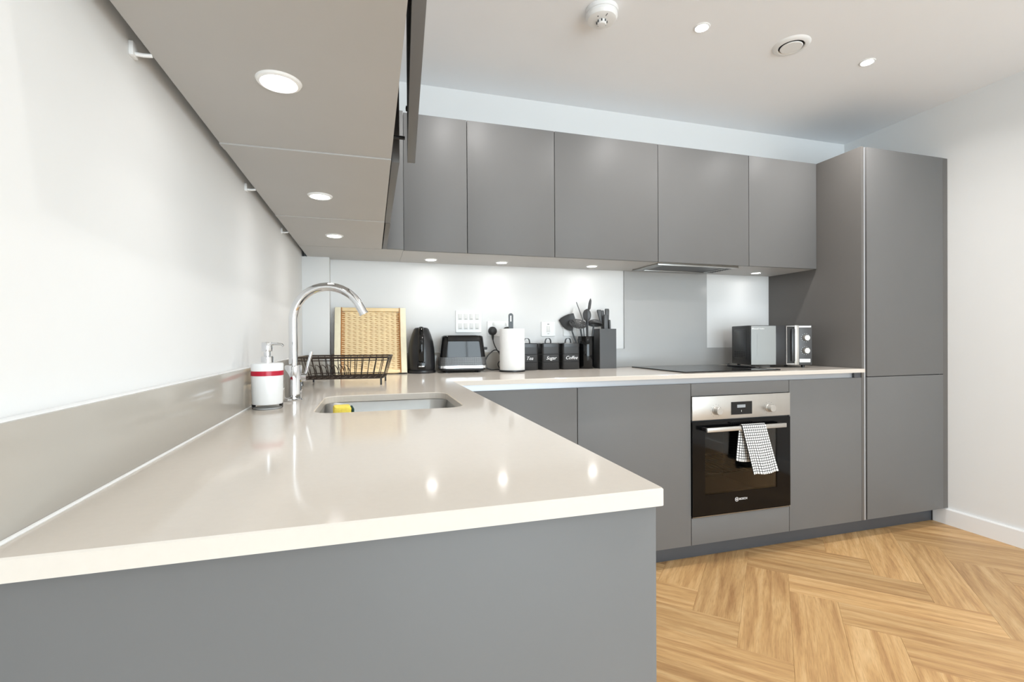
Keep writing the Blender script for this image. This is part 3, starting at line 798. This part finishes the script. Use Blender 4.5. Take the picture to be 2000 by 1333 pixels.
obj('handle_panel', LO([[(sx, y_, z_) for (sx, y_) in ((-0.019, -0.0695), (0.019, -0.0695), (0.019, -0.064), (-0.019, -0.064))] for z_ in (0.022, 0.06)] ), 'black_gloss', t, bevel=0.002)
obj('badge', B(-0.014, 0.014, -0.0712, -0.0700, 0.034, 0.040), 'chrome', t, bevel=0.0003)
obj('spout', LO([[(-0.016, 0.050, 0.185), (0.016, 0.050, 0.185), (0.010, 0.030, 0.19), (-0.010, 0.030, 0.19)], [(-0.014, 0.060, 0.222), (0.014, 0.060, 0.222), (0.012, 0.028, 0.229), (-0.012, 0.028, 0.229)]]), 'black_satin', t, bevel=0.002)

# ------------------------------------------------------------------ toaster
t = thing('toaster', 'glossy black two-slice toaster with diamond-patterned lower band', 'toaster', (0.4605, 2.535, W), R(-3))
def tsec(z, g=0.0):
    k = (z - 0.02) / 0.175
    return rrect(0.1265 - 0.0195 * k + g, 0.080 - 0.014 * k + g, 0.032, z, 8)
obj('base', LO([rrect(0.112, 0.066, 0.03, 0.008, 8), rrect(0.120, 0.074, 0.03, 0.016, 8), rrect(0.120, 0.074, 0.03, 0.024, 8)]), 'black_plastic', t, smooth=True)
obj('chrome_strip', LO([tsec(0.0235, 0.0), tsec(0.024, 0.0025), tsec(0.037, 0.0025), tsec(0.038, 0.0)]), 'chrome', t, smooth=True)
obj('patterned_band', LO([tsec(0.0385, 0.001), tsec(0.060, 0.0012), tsec(0.0805, 0.0012), tsec(0.081, 0.0)]), 'diamond_band', t, smooth=True, angle=40)
obj('shell', LO([tsec(0.0812), tsec(0.12), tsec(0.16), tsec(0.186), tsec(0.1925, -0.003), tsec(0.195, -0.010)]), 'black_gloss', t, smooth=True, angle=50)
for sy in (-1, 1):
    obj('slot', B(-0.072, 0.072, sy * 0.022 - 0.012, sy * 0.022 + 0.012, 0.1948, 0.1958), 'dark_interior', t)
for sx in (-1, 1):
    for sy in (-1, 1):
        obj('foot', LA([(0, 0), (0.008, 0), (0.009, 0.009), (0, 0.009)], 14, cx=sx * 0.085, cy=sy * 0.045), 'black_plastic', t, smooth=True)
obj('lever_knob', B(0.115, 0.137, -0.014, 0.014, 0.118, 0.132), 'black_plastic', t, bevel=0.003)

# ------------------------------------------------------------------ kitchen roll
t = thing('paper_towel_holder', 'black upright paper roll holder with slotted post', 'holder', (0.7205, 2.462, W), 0)
obj('base', LA([(0, 0), (0.0695, 0), (0.0705, 0.002), (0.0695, 0.009), (0, 0.009)], 44), 'black_satin', t, smooth=True)
p = []
for k in range(9): p.append((-0.0065 - 0.0125 * math.cos(PI * k / 8), 0.300 + 0.0125 * math.sin(PI * k / 8)))
bm = bmesh.new()
outl = [(-0.019, 0.0092), (0.006, 0.0092)] + list(reversed(p))
inn = [(-0.0105 , 0.270), (-0.0025, 0.270), (-0.0025, 0.298), (-0.0065, 0.3025), (-0.0105, 0.298)]
# post as flat bar with a slot near the top: two legs and cap
prism(bm, [(-0.019, 0.0092), (0.006, 0.0092), (0.006, 0.268), (-0.019, 0.268)], -0.0035, 0.0035)
prism(bm, [(-0.019, 0.268), (-0.0115, 0.268), (-0.0115, 0.300), (-0.019, 0.300)], -0.0035, 0.0035)
prism(bm, [(-0.0015, 0.268), (0.006, 0.268), (0.006, 0.300), (-0.0015, 0.300)], -0.0035, 0.0035)
prism(bm, list(reversed(p)), -0.0035, 0.0035)
obj('post', bm, 'black_satin', t)
tag(obj('paper_roll', LA([(0.0205, 0.0), (0.0662, 0.0), (0.0672, 0.0015), (0.0672, 0.2180), (0.0662, 0.2190), (0.0205, 0.2190), (0.0205, 0.0)], 48), 'white_paper', smooth=True, loc=(0.7205, 2.462, W + 0.0095)), 'thick white paper towel roll standing on its holder', 'paper roll')

# ------------------------------------------------------------------ tins
def tin(label, word, x, size):
    t = thing('storage_tin', label, 'tin', (x, 2.565, W), R(-1.5), 'black storage tins')
    h = 0.0525
    obj('body', LO([rrect(h - 0.002, h - 0.002, 0.012, 0.0, 5), rrect(h, h, 0.013, 0.003, 5), rrect(h, h, 0.013, 0.128, 5)]), 'black_plastic', t, smooth=True, angle=40)
    for z in (0.044, 0.088):
        obj('rib', LO([rrect(h, h, 0.013, z - 0.0014, 5), rrect(h + 0.0018, h + 0.0018, 0.014, z, 5), rrect(h, h, 0.013, z + 0.0014, 5)], False, False), 'black_satin', t, smooth=True, angle=20)
    obj('lid', LO([rrect(h + 0.0016, h + 0.0016, 0.014, 0.1283, 5), rrect(h + 0.0016, h + 0.0016, 0.014, 0.147, 5), rrect(h - 0.002, h - 0.002, 0.012, 0.1505, 5)]), 'black_satin', t, smooth=True, angle=40)
    # strap handle on the lid
    pth = smooth_path([(-0.017, 0, 0.1505), (-0.015, 0, 0.166), (-0.008, 0, 0.176), (0.008, 0, 0.176), (0.015, 0, 0.166), (0.017, 0, 0.1505)], 4)
    secs = []
    for i, q in enumerate(pth):
        d = (pth[min(i + 1, len(pth) - 1)] - pth[max(i - 1, 0)]).normalized(); nrm = Vector((d.z, 0, -d.x)) * 0.0013
        secs.append([tuple(q + nrm + Vector((0, -0.009, 0))), tuple(q + nrm + Vector((0, 0.009, 0))), tuple(q - nrm + Vector((0, 0.009, 0))), tuple(q - nrm + Vector((0, -0.009, 0)))])
    obj('lid_handle', LO(secs), 'black_satin', t)
    text('lettering', word, size, 'lettering_white', t, (0.0, -h - 0.0006, 0.066), shear=0.35)
tin('black square tin lettered Tea, half hidden behind the paper roll', 'Tea', 0.8365, 0.027)
tin('black square tin lettered Sugar, middle of the three', 'Sugar', 0.9640, 0.027)
tin('black square tin lettered Coffee, beside the utensil pot', 'Coffee', 1.0870, 0.027)

# ------------------------------------------------------------------ utensil pot and utensils
PX, PY = 1.2025, 2.568
POT_H = 0.188
t = thing('utensil_pot', 'shiny black cylindrical utensil pot', 'pot', (PX, PY, W), 0)
obj('pot_body', LA([(0, 0.0), (0.0455, 0.0), (0.0465, 0.002), (0.0465, POT_H - 0.001), (0.046, POT_H), (0.0445, POT_H), (0.0445, 0.004), (0, 0.004)], 40), 'black_gloss', t, smooth=True)
K = 0.00036            # metres per sketch unit of the utensil drawing
def P2(a, b): return ((a - 545) * K, 0.4502 - K * b)
def utensil(name, label, oy, build):
    t = thing(name, label, 'utensil', (PX, PY + oy, W), R(-16.3), 'kitchen utensils in the black pot')
    build(t)
    return t
def handle(t, x, y, hr=0.0045, m='black_satin', x0=None, name='handle'):
    """stem from the pot floor up to the drawing point (x, y)"""
    (ax_, az) = P2(x, y); b0 = x0 if x0 is not None else max(-0.022, min(0.022, ax_ * 0.15))
    obj(name, TU([(b0, 0, 0.0105), (b0 + (ax_ - b0) * 0.62, 0, 0.0105 + (az - 0.0105) * 0.66), (ax_, 0, az)], hr, 10), m, t, smooth=True)
def u_turner(t):
    pts = [P2(*p) for p in ((120, 465), (150, 430), (205, 396), (280, 364), (362, 350), (376, 395), (388, 432), (360, 520), (350, 640), (300, 636), (250, 620), (185, 572))]
    obj('blade', PR(list(reversed(pts)), -0.001, 0.0012), 'black_plastic', t, bevel=0.0005)
    handle(t, 335, 640, 0.0045)
utensil('turner', 'black fan-shaped turner leaning left out of the pot', 0.016, u_turner)
def u_skimmer(t):
    cx, cz = P2(395, 525); bm = bmesh.new(); n = 30
    rr = [0.0, 0.2, 0.4, 0.55, 0.7, 0.85, 1.0]
    rings = []
    for r in rr:
        dep = -0.012 * (1 - r * r)
        if r == 0: rings.append([bm.verts.new((0, 0, dep))])
        else: rings.append([bm.verts.new((0.050 * r * math.cos(2 * PI * i / n), 0.050 * r * math.sin(2 * PI * i / n), dep)) for i in range(n)])
    for i in range(n): bm.faces.new((rings[0][0], rings[1][i], rings[1][(i + 1) % n]))
    for k in range(1, 6):
        for i in range(n):
            if k in (2, 4) and (i + k) % 3 == 0: continue     # drain holes
            bm.faces.new((rings[k][i], rings[k + 1][i], rings[k + 1][(i + 1) % n], rings[k][(i + 1) % n]))
    o = obj('bowl', bm, 'black_plastic', t, loc=(cx, -0.012, cz), rot=(R(34), R(8), 0))
    md = o.modifiers.new('thickness', 'SOLIDIFY'); md.thickness = 0.0018
    obj('rim', TU([(0.050 * math.cos(2 * PI * i / 36), 0.050 * math.sin(2 * PI * i / 36), 0) for i in range(36)], 0.0018, 8, closed=True), 'grey_plastic', o, smooth=True)
    handle(t, 440, 610, 0.005)
utensil('skimmer', 'round black slotted skimmer at the front of the pot', -0.016, u_skimmer)
def u_stick(t):
    a, b = P2(400, 170), P2(505, 460)
    obj('handle', TU([(0.004, 0, 0.0105), (b[0], 0, b[1]), (a[0], 0, a[1])], [0.003, 0.003, 0.0022], 10), 'grey_plastic', t, smooth=True)
utensil('whisk_stick', 'thin grey stick rising from the pot behind the skimmer', 0.008, u_stick)
def u_spoon(t):
    c = P2(567, 385); bm = bmesh.new()
    secs = []
    for k in range(11):
        v = -1 + 2 * k / 10; w_ = math.sqrt(max(0.004, 1 - v * v)) * 0.0245
        secs.append([(w_ * math.cos(2 * PI * i / 20), 0.005 * math.sin(2 * PI * i / 20) * math.sqrt(max(0.02, 1 - v * v)), v * 0.037) for i in range(20)])
    loft(bm, secs); obj('bowl', bm, 'grey_plastic', t, smooth=True, angle=60, loc=(c[0], 0, c[1]))
    handle(t, 560, 470, 0.0042, x0=0.012)
utensil('serving_spoon', 'dark grey solid spoon standing bowl up in the pot', 0.004, u_spoon)
def u_tall(t):
    a, b, c = P2(596, 118), P2(572, 280), P2(548, 320)
    obj('shaft', TU([(0.004, 0, 0.0105), (0.002, 0, 0.15), (c[0], 0, c[1])], 0.0036, 10), 'grey_plastic', t, smooth=True)
    pts = [c, ((b[0] + c[0]) / 2, (b[1] + c[1]) / 2), b, ((a[0] * .5 + b[0] * .5), (a[1] + b[1]) / 2), (a[0] - 0.001, a[1] - 0.012), a]
    obj('handle', TU([(x, 0, z) for x, z in pts], [0.0036, 0.006, 0.0082, 0.0085, 0.0065, 0.0015], 12), 'grey_plastic', t, smooth=True)
utensil('pasta_server', 'tallest grey utensil standing handle up in the pot', -0.022, u_tall)
def u_ladle(t):
    c = P2(690, 535); bm = bmesh.new()
    lathe(bm, [(0.044, 0.0), (0.043, 0.010), (0.036, 0.020), (0.022, 0.027), (0.0, 0.0295)], 32)
    o = obj('bowl', bm, 'grey_plastic', t, smooth=True, loc=(c[0], -0.004, c[1] - 0.002), rot=(R(-14), R(6), 0), angle=70)
    md = o.modifiers.new('thickness', 'SOLIDIFY'); md.thickness = 0.0016
    handle(t, 672, 560, 0.0045, x0=0.022)
utensil('ladle', 'dark round ladle hanging over the right rim of the pot', 0.002, u_ladle)
def u_scraper(t):
    pts = [P2(*p) for p in ((372, 255), (392, 268), (420, 400), (436, 470), (360, 470), (350, 360))]
    obj('blade', PR(list(reversed(pts)), -0.001, 0.001), 'dull_white', t, bevel=0.0005)
    handle(t, 400, 470, 0.0035, 'dull_white')
utensil('scraper', 'pale translucent scraper behind the turner', 0.026, u_scraper)

# ------------------------------------------------------------------ knife block
t = thing('knife_block', 'upright dark grey knife block at the end of the worktop row', 'knife block', (1.318, 2.562, W), R(-3))
BW, BD, BH = 0.0515, 0.052, 0.231
obj('block_body', Bs((-BW, BW, -BD, -BD + 0.006, 0, BH), (-BW, BW, BD - 0.006, BD, 0, BH), (-BW, -BW + 0.006, -BD + 0.006, BD - 0.006, 0, BH), (BW - 0.006, BW, -BD + 0.006, BD - 0.006, 0, BH), (-BW + 0.006, BW - 0.006, -BD + 0.006, BD - 0.006, 0, BH - 0.006)), 'grey_plastic', t)
kn = [(-0.004, -0.027, 0.118, 0.024, 0.014, 'leftmost black knife handle leaning left in the knife block', 0.012),
      (0.008, 0.001, 0.115, 0.017, 0.013, 'slim black knife handle second from left in the block', 0.026),
      (0.000, -0.001, 0.088, 0.021, 0.026, 'shortest flared grey knife handle at the front of block', -0.020),
      (0.024, 0.022, 0.124, 0.023, 0.016, 'tallest black knife handle near the right of the block', 0.008),
      (0.033, 0.030, 0.058, 0.010, 0.010, 'small black knife handle at the far right of the block', -0.006)]
for xb, xt, ln, wt, wb, lab, oy in kn:
    kt = thing('kitchen_knife', lab, 'knife', (1.318 + xb, 2.562 + oy, W + BH - 0.006), R(-10), 'knives in the knife block')
    dx = xt - xb
    secs = []
    for f, ww, dd in ((0.0, wb * 0.5, 0.006), (0.15, wb * 0.5, 0.007), (0.6, (wb + wt) * 0.27, 0.0075), (0.92, wt * 0.55, 0.008), (1.0, wt * 0.5, 0.006)):
        secs.append([(p[0] + dx * f, p[1], ln * f + 0.0003) for p in rrect(ww, dd, min(ww, dd) * 0.45, 0, 3)])
    obj('handle', LO(secs), 'grey_plastic', kt, smooth=True, angle=50)
    obj('end_cap', LO([[(p[0] + dx * 0.99, p[1], ln + z_) for p in rrect(wt * 0.42, 0.005, 0.002, 0, 3)] for z_ in (0.0004, 0.002)]), 'black_satin', kt)

# ------------------------------------------------------------------ microwave
MWX, MWY = 2.103, 2.272
t = thing('microwave', 'black microwave with mirrored door, angled beside the tall unit', 'microwave', (MWX, MWY, W), R(-17.2))
MW_, MD_, MH0, MH1 = 0.352, 0.245, 0.014, 0.246
obj('case', B(0, MW_, 0.012, MD_, MH0, MH1), 'black_plastic', t, bevel=0.004)
obj('side_panel', LO([[(-0.0012, p[0], p[1]) for p in [(q[0], q[1]) for q in rrect(0.083, 0.090, 0.02, 0, 5, 0.130, 0.135)]], [(0.001, p[0], p[1]) for p in [(q[0], q[1]) for q in rrect(0.086, 0.093, 0.02, 0, 5, 0.130, 0.135)]]]), 'black_satin', t, smooth=True)
bm = bmesh.new()
for c in range(5):
    for r_ in range(4):
        if c in (0,) and r_ == 0: continue
        yy = 0.064 + c * 0.030; zz = 0.058 + r_ * 0.0095
        box(bm, -0.0020, -0.0010, yy, yy + 0.021, zz, zz + 0.0048)
obj('vent_slits', bm, 'dark_interior', t)
dr = obj('door', B(0.001, 0.258, 0.0, 0.012, MH0 + 0.002, MH1 - 0.002), 'black_satin', t, bevel=0.002)
obj('mirror_panel', B(0.004, 0.145, -0.0012, 0.0, MH0 + 0.004, MH1 - 0.004), 'mirror_glass', dr)
obj('door_window', B(0.038, 0.145, -0.0018, -0.0012, MH0 + 0.055, MH1 - 0.050), 'mirror_glass', dr)
bmf = Bs((0.203, 0.2075, -0.004, 0.0, MH0 + 0.004, MH1 - 0.004), (0.2075, 0.250, -0.004, 0.0, MH1 - 0.009, MH1 - 0.004), (0.2075, 0.250, -0.004, 0.0, MH0 + 0.004, MH0 + 0.010))
obj('handle_frame', bmf, 'chrome', dr)
obj('handle_recess', B(0.2075, 0.250, -0.001, 0.0, MH0 + 0.010, MH1 - 0.009), 'dark_interior', dr)
obj('handle_grip', B(0.230, 0.250, -0.012, -0.004, MH0 + 0.022, MH1 - 0.022), 'black_satin', dr, bevel=0.002)
obj('trim_column', B(0.2505, 0.2745, -0.006, 0.0115, MH0 + 0.002, MH1 - 0.002), 'brushed_steel', t, bevel=0.001)
ctl = obj('control_panel', B(0.2755, MW_ - 0.001, -0.002, 0.0115, MH0 + 0.002, MH1 - 0.002), 'grey_plastic', t, bevel=0.001)
obj('top_strip', B(0.277, MW_ - 0.006, -0.003, -0.002, MH1 - 0.014, MH1 - 0.005), 'white_plastic', ctl)
for kz in (0.172, 0.098):
    k = obj('dial', LA([(0, 0.020), (0.0150, 0.020), (0.0165, 0.018), (0.0175, 0.0)], 28), 'brushed_steel', ctl, smooth=True, loc=(0.314, -0.002, kz), rot=(PI / 2, 0, 0))
bm = bmesh.new()
for i in range(12):
    for kz in (0.172, 0.098):
        an = 2 * PI * i / 12 + 0.2
        box(bm, 0.314 + 0.024 * math.cos(an) - 0.0012, 0.314 + 0.024 * math.cos(an) + 0.0012, -0.0025, -0.002, kz + 0.024 * math.sin(an) - 0.001, kz + 0.024 * math.sin(an) + 0.001)
obj('dial_marks', bm, 'lettering_white', ctl)
obj('door_button', B(0.278, 0.340, -0.006, -0.002, MH0 + 0.016, MH0 + 0.036), 'white_plastic', ctl, bevel=0.001)
text('lettering', 'Russell Hobbs', 0.0115, 'lettering_white', t, (0.014, -0.0016, MH1 - 0.020), align='LEFT')
obj('emblem', B(0.0075, 0.0125, -0.0018, -0.0012, MH1 - 0.023, MH1 - 0.016), 'lettering_white', t)
for fx in (0.03, 0.32):
    for fy in (0.035, 0.215):
        zz = 0.0062 if (fx < 0.1 and fy > 1) else 0.0
        obj('foot', LA([(0, zz), (0.009, zz), (0.010, MH0), (0, MH0)], 16, cx=fx, cy=fy), 'black_plastic', t, smooth=True)
# microwave lead lying on the hob
tag(obj('power_cord', TU(smooth_path([(2.132, 2.48, W + 0.012), (2.070, 2.42, W + 0.0105), (2.045, 2.33, W + 0.0105), (2.066, 2.24, W + 0.0105), (2.10, 2.205, W + 0.0055)], 6), 0.0038, 8), 'black_satin', smooth=True), 'black power cord lying on the hob beside the microwave', 'cord')

# ------------------------------------------------------------------ sockets, plugs, cord
def plate(name, label, x0_, x1_, z0_, z1_, cat='socket'):
    t = thing(name, label, cat, ((x0_ + x1_) / 2, YB, (z0_ + z1_) / 2), 0, 'white wall plates')
    hx_, hz_ = (x1_ - x0_) / 2, (z1_ - z0_) / 2
    obj('plate', LO([[(p[0], y_, p[1]) for p in rrect(hx_ - i_, hz_ - i_, 0.004, 0, 3)] for y_, i_ in ((0.0, 0.0), (-0.006, 0.0), (-0.008, 0.002))]), 'white_plastic', t, smooth=True, angle=30)
    return t, hx_, hz_
t, hx_, hz_ = plate('switch_grid', 'large white grid switch plate above the toaster', 0.445, 0.591, 1.150, 1.2735, 'switch')
for c in range(4):
    for r_ in range(2):
        x_ = -0.048 + c * 0.032; z_ = 0.026 - r_ * 0.052
        k = obj('switch', B(x_ - 0.0115, x_ + 0.0115, -0.0105, -0.008, z_ - 0.017, z_ + 0.017), 'dull_white', t, bevel=0.001)
        obj('legend', B(x_ - 0.006, x_ + 0.006, -0.0108, -0.0105, z_ - 0.0135, z_ - 0.0120), 'grey_plastic', k)
t, hx_, hz_ = plate('double_socket', 'white double wall socket with black plugs, left of paper roll', 0.625, 0.771, 1.128, 1.2145)
for sx in (-1, 1):
    obj('switch', B(sx * 0.036 - 0.006, sx * 0.036 + 0.006, -0.0105, -0.008, 0.018, 0.036), 'dull_white', t, bevel=0.001)
t, hx_, hz_ = plate('fused_switch', 'white switched outlet plate above the sugar tin', 0.9485, 1.0345, 1.1275, 1.2135)
k = obj('switch', B(-0.010, 0.010, -0.0105, -0.008, -0.018, 0.018), 'dull_white', t, bevel=0.001)
obj('neon', B(-0.006, 0.006, -0.0086, -0.008, 0.026, 0.0295), 'black_plastic', t)
obj('legend', B(-0.006, 0.006, -0.0086, -0.008, -0.0290, -0.0272), 'grey_plastic', t)
t, hx_, hz_ = plate('single_socket', 'white wall socket half hidden behind the utensils', 1.087, 1.173, 1.1275, 1.2135)
obj('switch', B(0.014, 0.026, -0.0105, -0.008, 0.018, 0.036), 'dull_white', t, bevel=0.001)
def plug(label, x, z):
    t = thing('plug', label, 'plug', (x, YB - 0.0085, z), 0, 'black plugs in the wall socket')
    secs = []
    for y_, k_ in ((0.0, 1.0), (-0.010, 1.0), (-0.020, 0.9), (-0.026, 0.6)):
        secs.append([(0.0245 * k_ * math.cos(2 * PI * i / 28), y_, 0.0255 * k_ * math.sin(2 * PI * i / 28) * (1.0 if math.sin(2 * PI * i / 28) > 0 else 0.92)) for i in range(28)])
    obj('plug_body', LO(secs), 'black_plastic', t, smooth=True, angle=60)
    obj('strain_relief', TU([(0, -0.010, -0.018), (0, -0.011, -0.034), (0.001, -0.011, -0.050)], [0.008, 0.0062, 0.0038], 12), 'black_plastic', t, smooth=True)
plug('round black plug hanging a cord beside the paper roll', 0.6535, 1.158)
plug('black plug peeking over the top of the paper roll', 0.7395, 1.158)
bm = bmesh.new()
tube(bm, smooth_path([(0.6545, 2.6185, 1.107), (0.6590, 2.612, 1.085), (0.670, 2.605, 1.058), (0.688, 2.600, 1.028), (0.695, 2.600, 1.000), (0.678, 2.600, 0.975), (0.686, 2.600, 0.951), (0.705, 2.602, 0.9435), (0.668, 2.602, 0.9425), (0.636, 2.604, 0.9425), (0.606, 2.608, 0.960), (0.610, 2.608, 1.0), (0.630, 2.606, 1.030), (0.662, 2.6045, 1.052), (0.690, 2.600, 1.038), (0.706, 2.604, 1.010)], 6), 0.0031, 8)
tag(obj('appliance_cord', bm, 'black_plastic', smooth=True), 'black looped appliance cord between toaster and paper roll', 'cord')

# ------------------------------------------------------------------ ceiling fittings
gc = 'ceiling downlights'
for i, (x, l) in enumerate(((0.445, 'ceiling downlight cut by the top edge of the photo'), (1.4228, 'ceiling downlight between smoke alarm and round vent'), (2.406, 'ceiling downlight nearest the right wall'))):
    light_disc(l, x, 1.817, ZC, 0.036, 0.027, CEIL_W, gc, 'spot_lens', 150)
for y, w1 in ((0.35, 'above the open floor beside the end panel'), (-1.15, 'behind the camera, nearer the window')):
    for x, w2 in ((1.4228, 'in the middle of the room'), (2.406, 'by the right wall')):
        light_disc('ceiling downlight %s, %s' % (w1, w2), x, y, ZC, 0.036, 0.026, CEIL_W, gc, 'spot_lens', 150)
t = thing('smoke_alarm', 'white round smoke alarm on the ceiling', 'smoke alarm', (0.941, 1.838, ZC), 0)
obj('mount', LA([(0, 0), (0.068, 0), (0.0685, -0.004), (0.0675, -0.018), (0.0, -0.018)], 44), 'white_plastic', t, smooth=True)
obj('housing', LA([(0, -0.0185), (0.066, -0.0185), (0.066, -0.030), (0.060, -0.042), (0.050, -0.046), (0.0, -0.047)], 44), 'white_plastic', t, smooth=True, angle=25)
obj('sensor_cage', LA([(0, -0.047), (0.020, -0.047), (0.019, -0.058), (0.015, -0.062), (0, -0.063)], 32), 'white_plastic', t, smooth=True)
bm = bmesh.new()
for i in range(8):
    a = 2 * PI * i / 8 + 0.3
    box(bm, 0.0205 * math.cos(a) - 0.0022, 0.0205 * math.cos(a) + 0.0022, 0.0205 * math.sin(a) - 0.0022, 0.0205 * math.sin(a) + 0.0022, -0.056, -0.048)
obj('sensor_slots', bm, 'grey_plastic', t)
obj('seam', B(-0.001, 0.001, -0.052, -0.036, -0.0474, -0.0462), 'grey_plastic', t)
obj('indicator', LA([(0, -0.0478), (0.0025, -0.0478), (0.0025, -0.046)], 12, cx=-0.03, cy=-0.025), 'grey_plastic', t)
t = thing('ceiling_vent', 'round white extract vent on the ceiling', 'vent', (1.920, 1.8125, ZC), 0)
obj('outer_ring', LA([(0.056, 0.0), (0.0545, -0.006), (0.058, -0.010), (0.070, -0.009), (0.080, -0.003), (0.082, 0.0)], 48), 'white_plastic', t, smooth=True)
obj('duct', LA([(0, -0.0006), (0.056, -0.0006), (0.056, 0.0)], 40), 'dark_interior', t)
obj('centre_disc', LA([(0, -0.003), (0.012, -0.003), (0.046, -0.007), (0.0485, -0.010), (0.046, -0.013), (0, -0.0145)], 44), 'white_plastic', t, smooth=True)
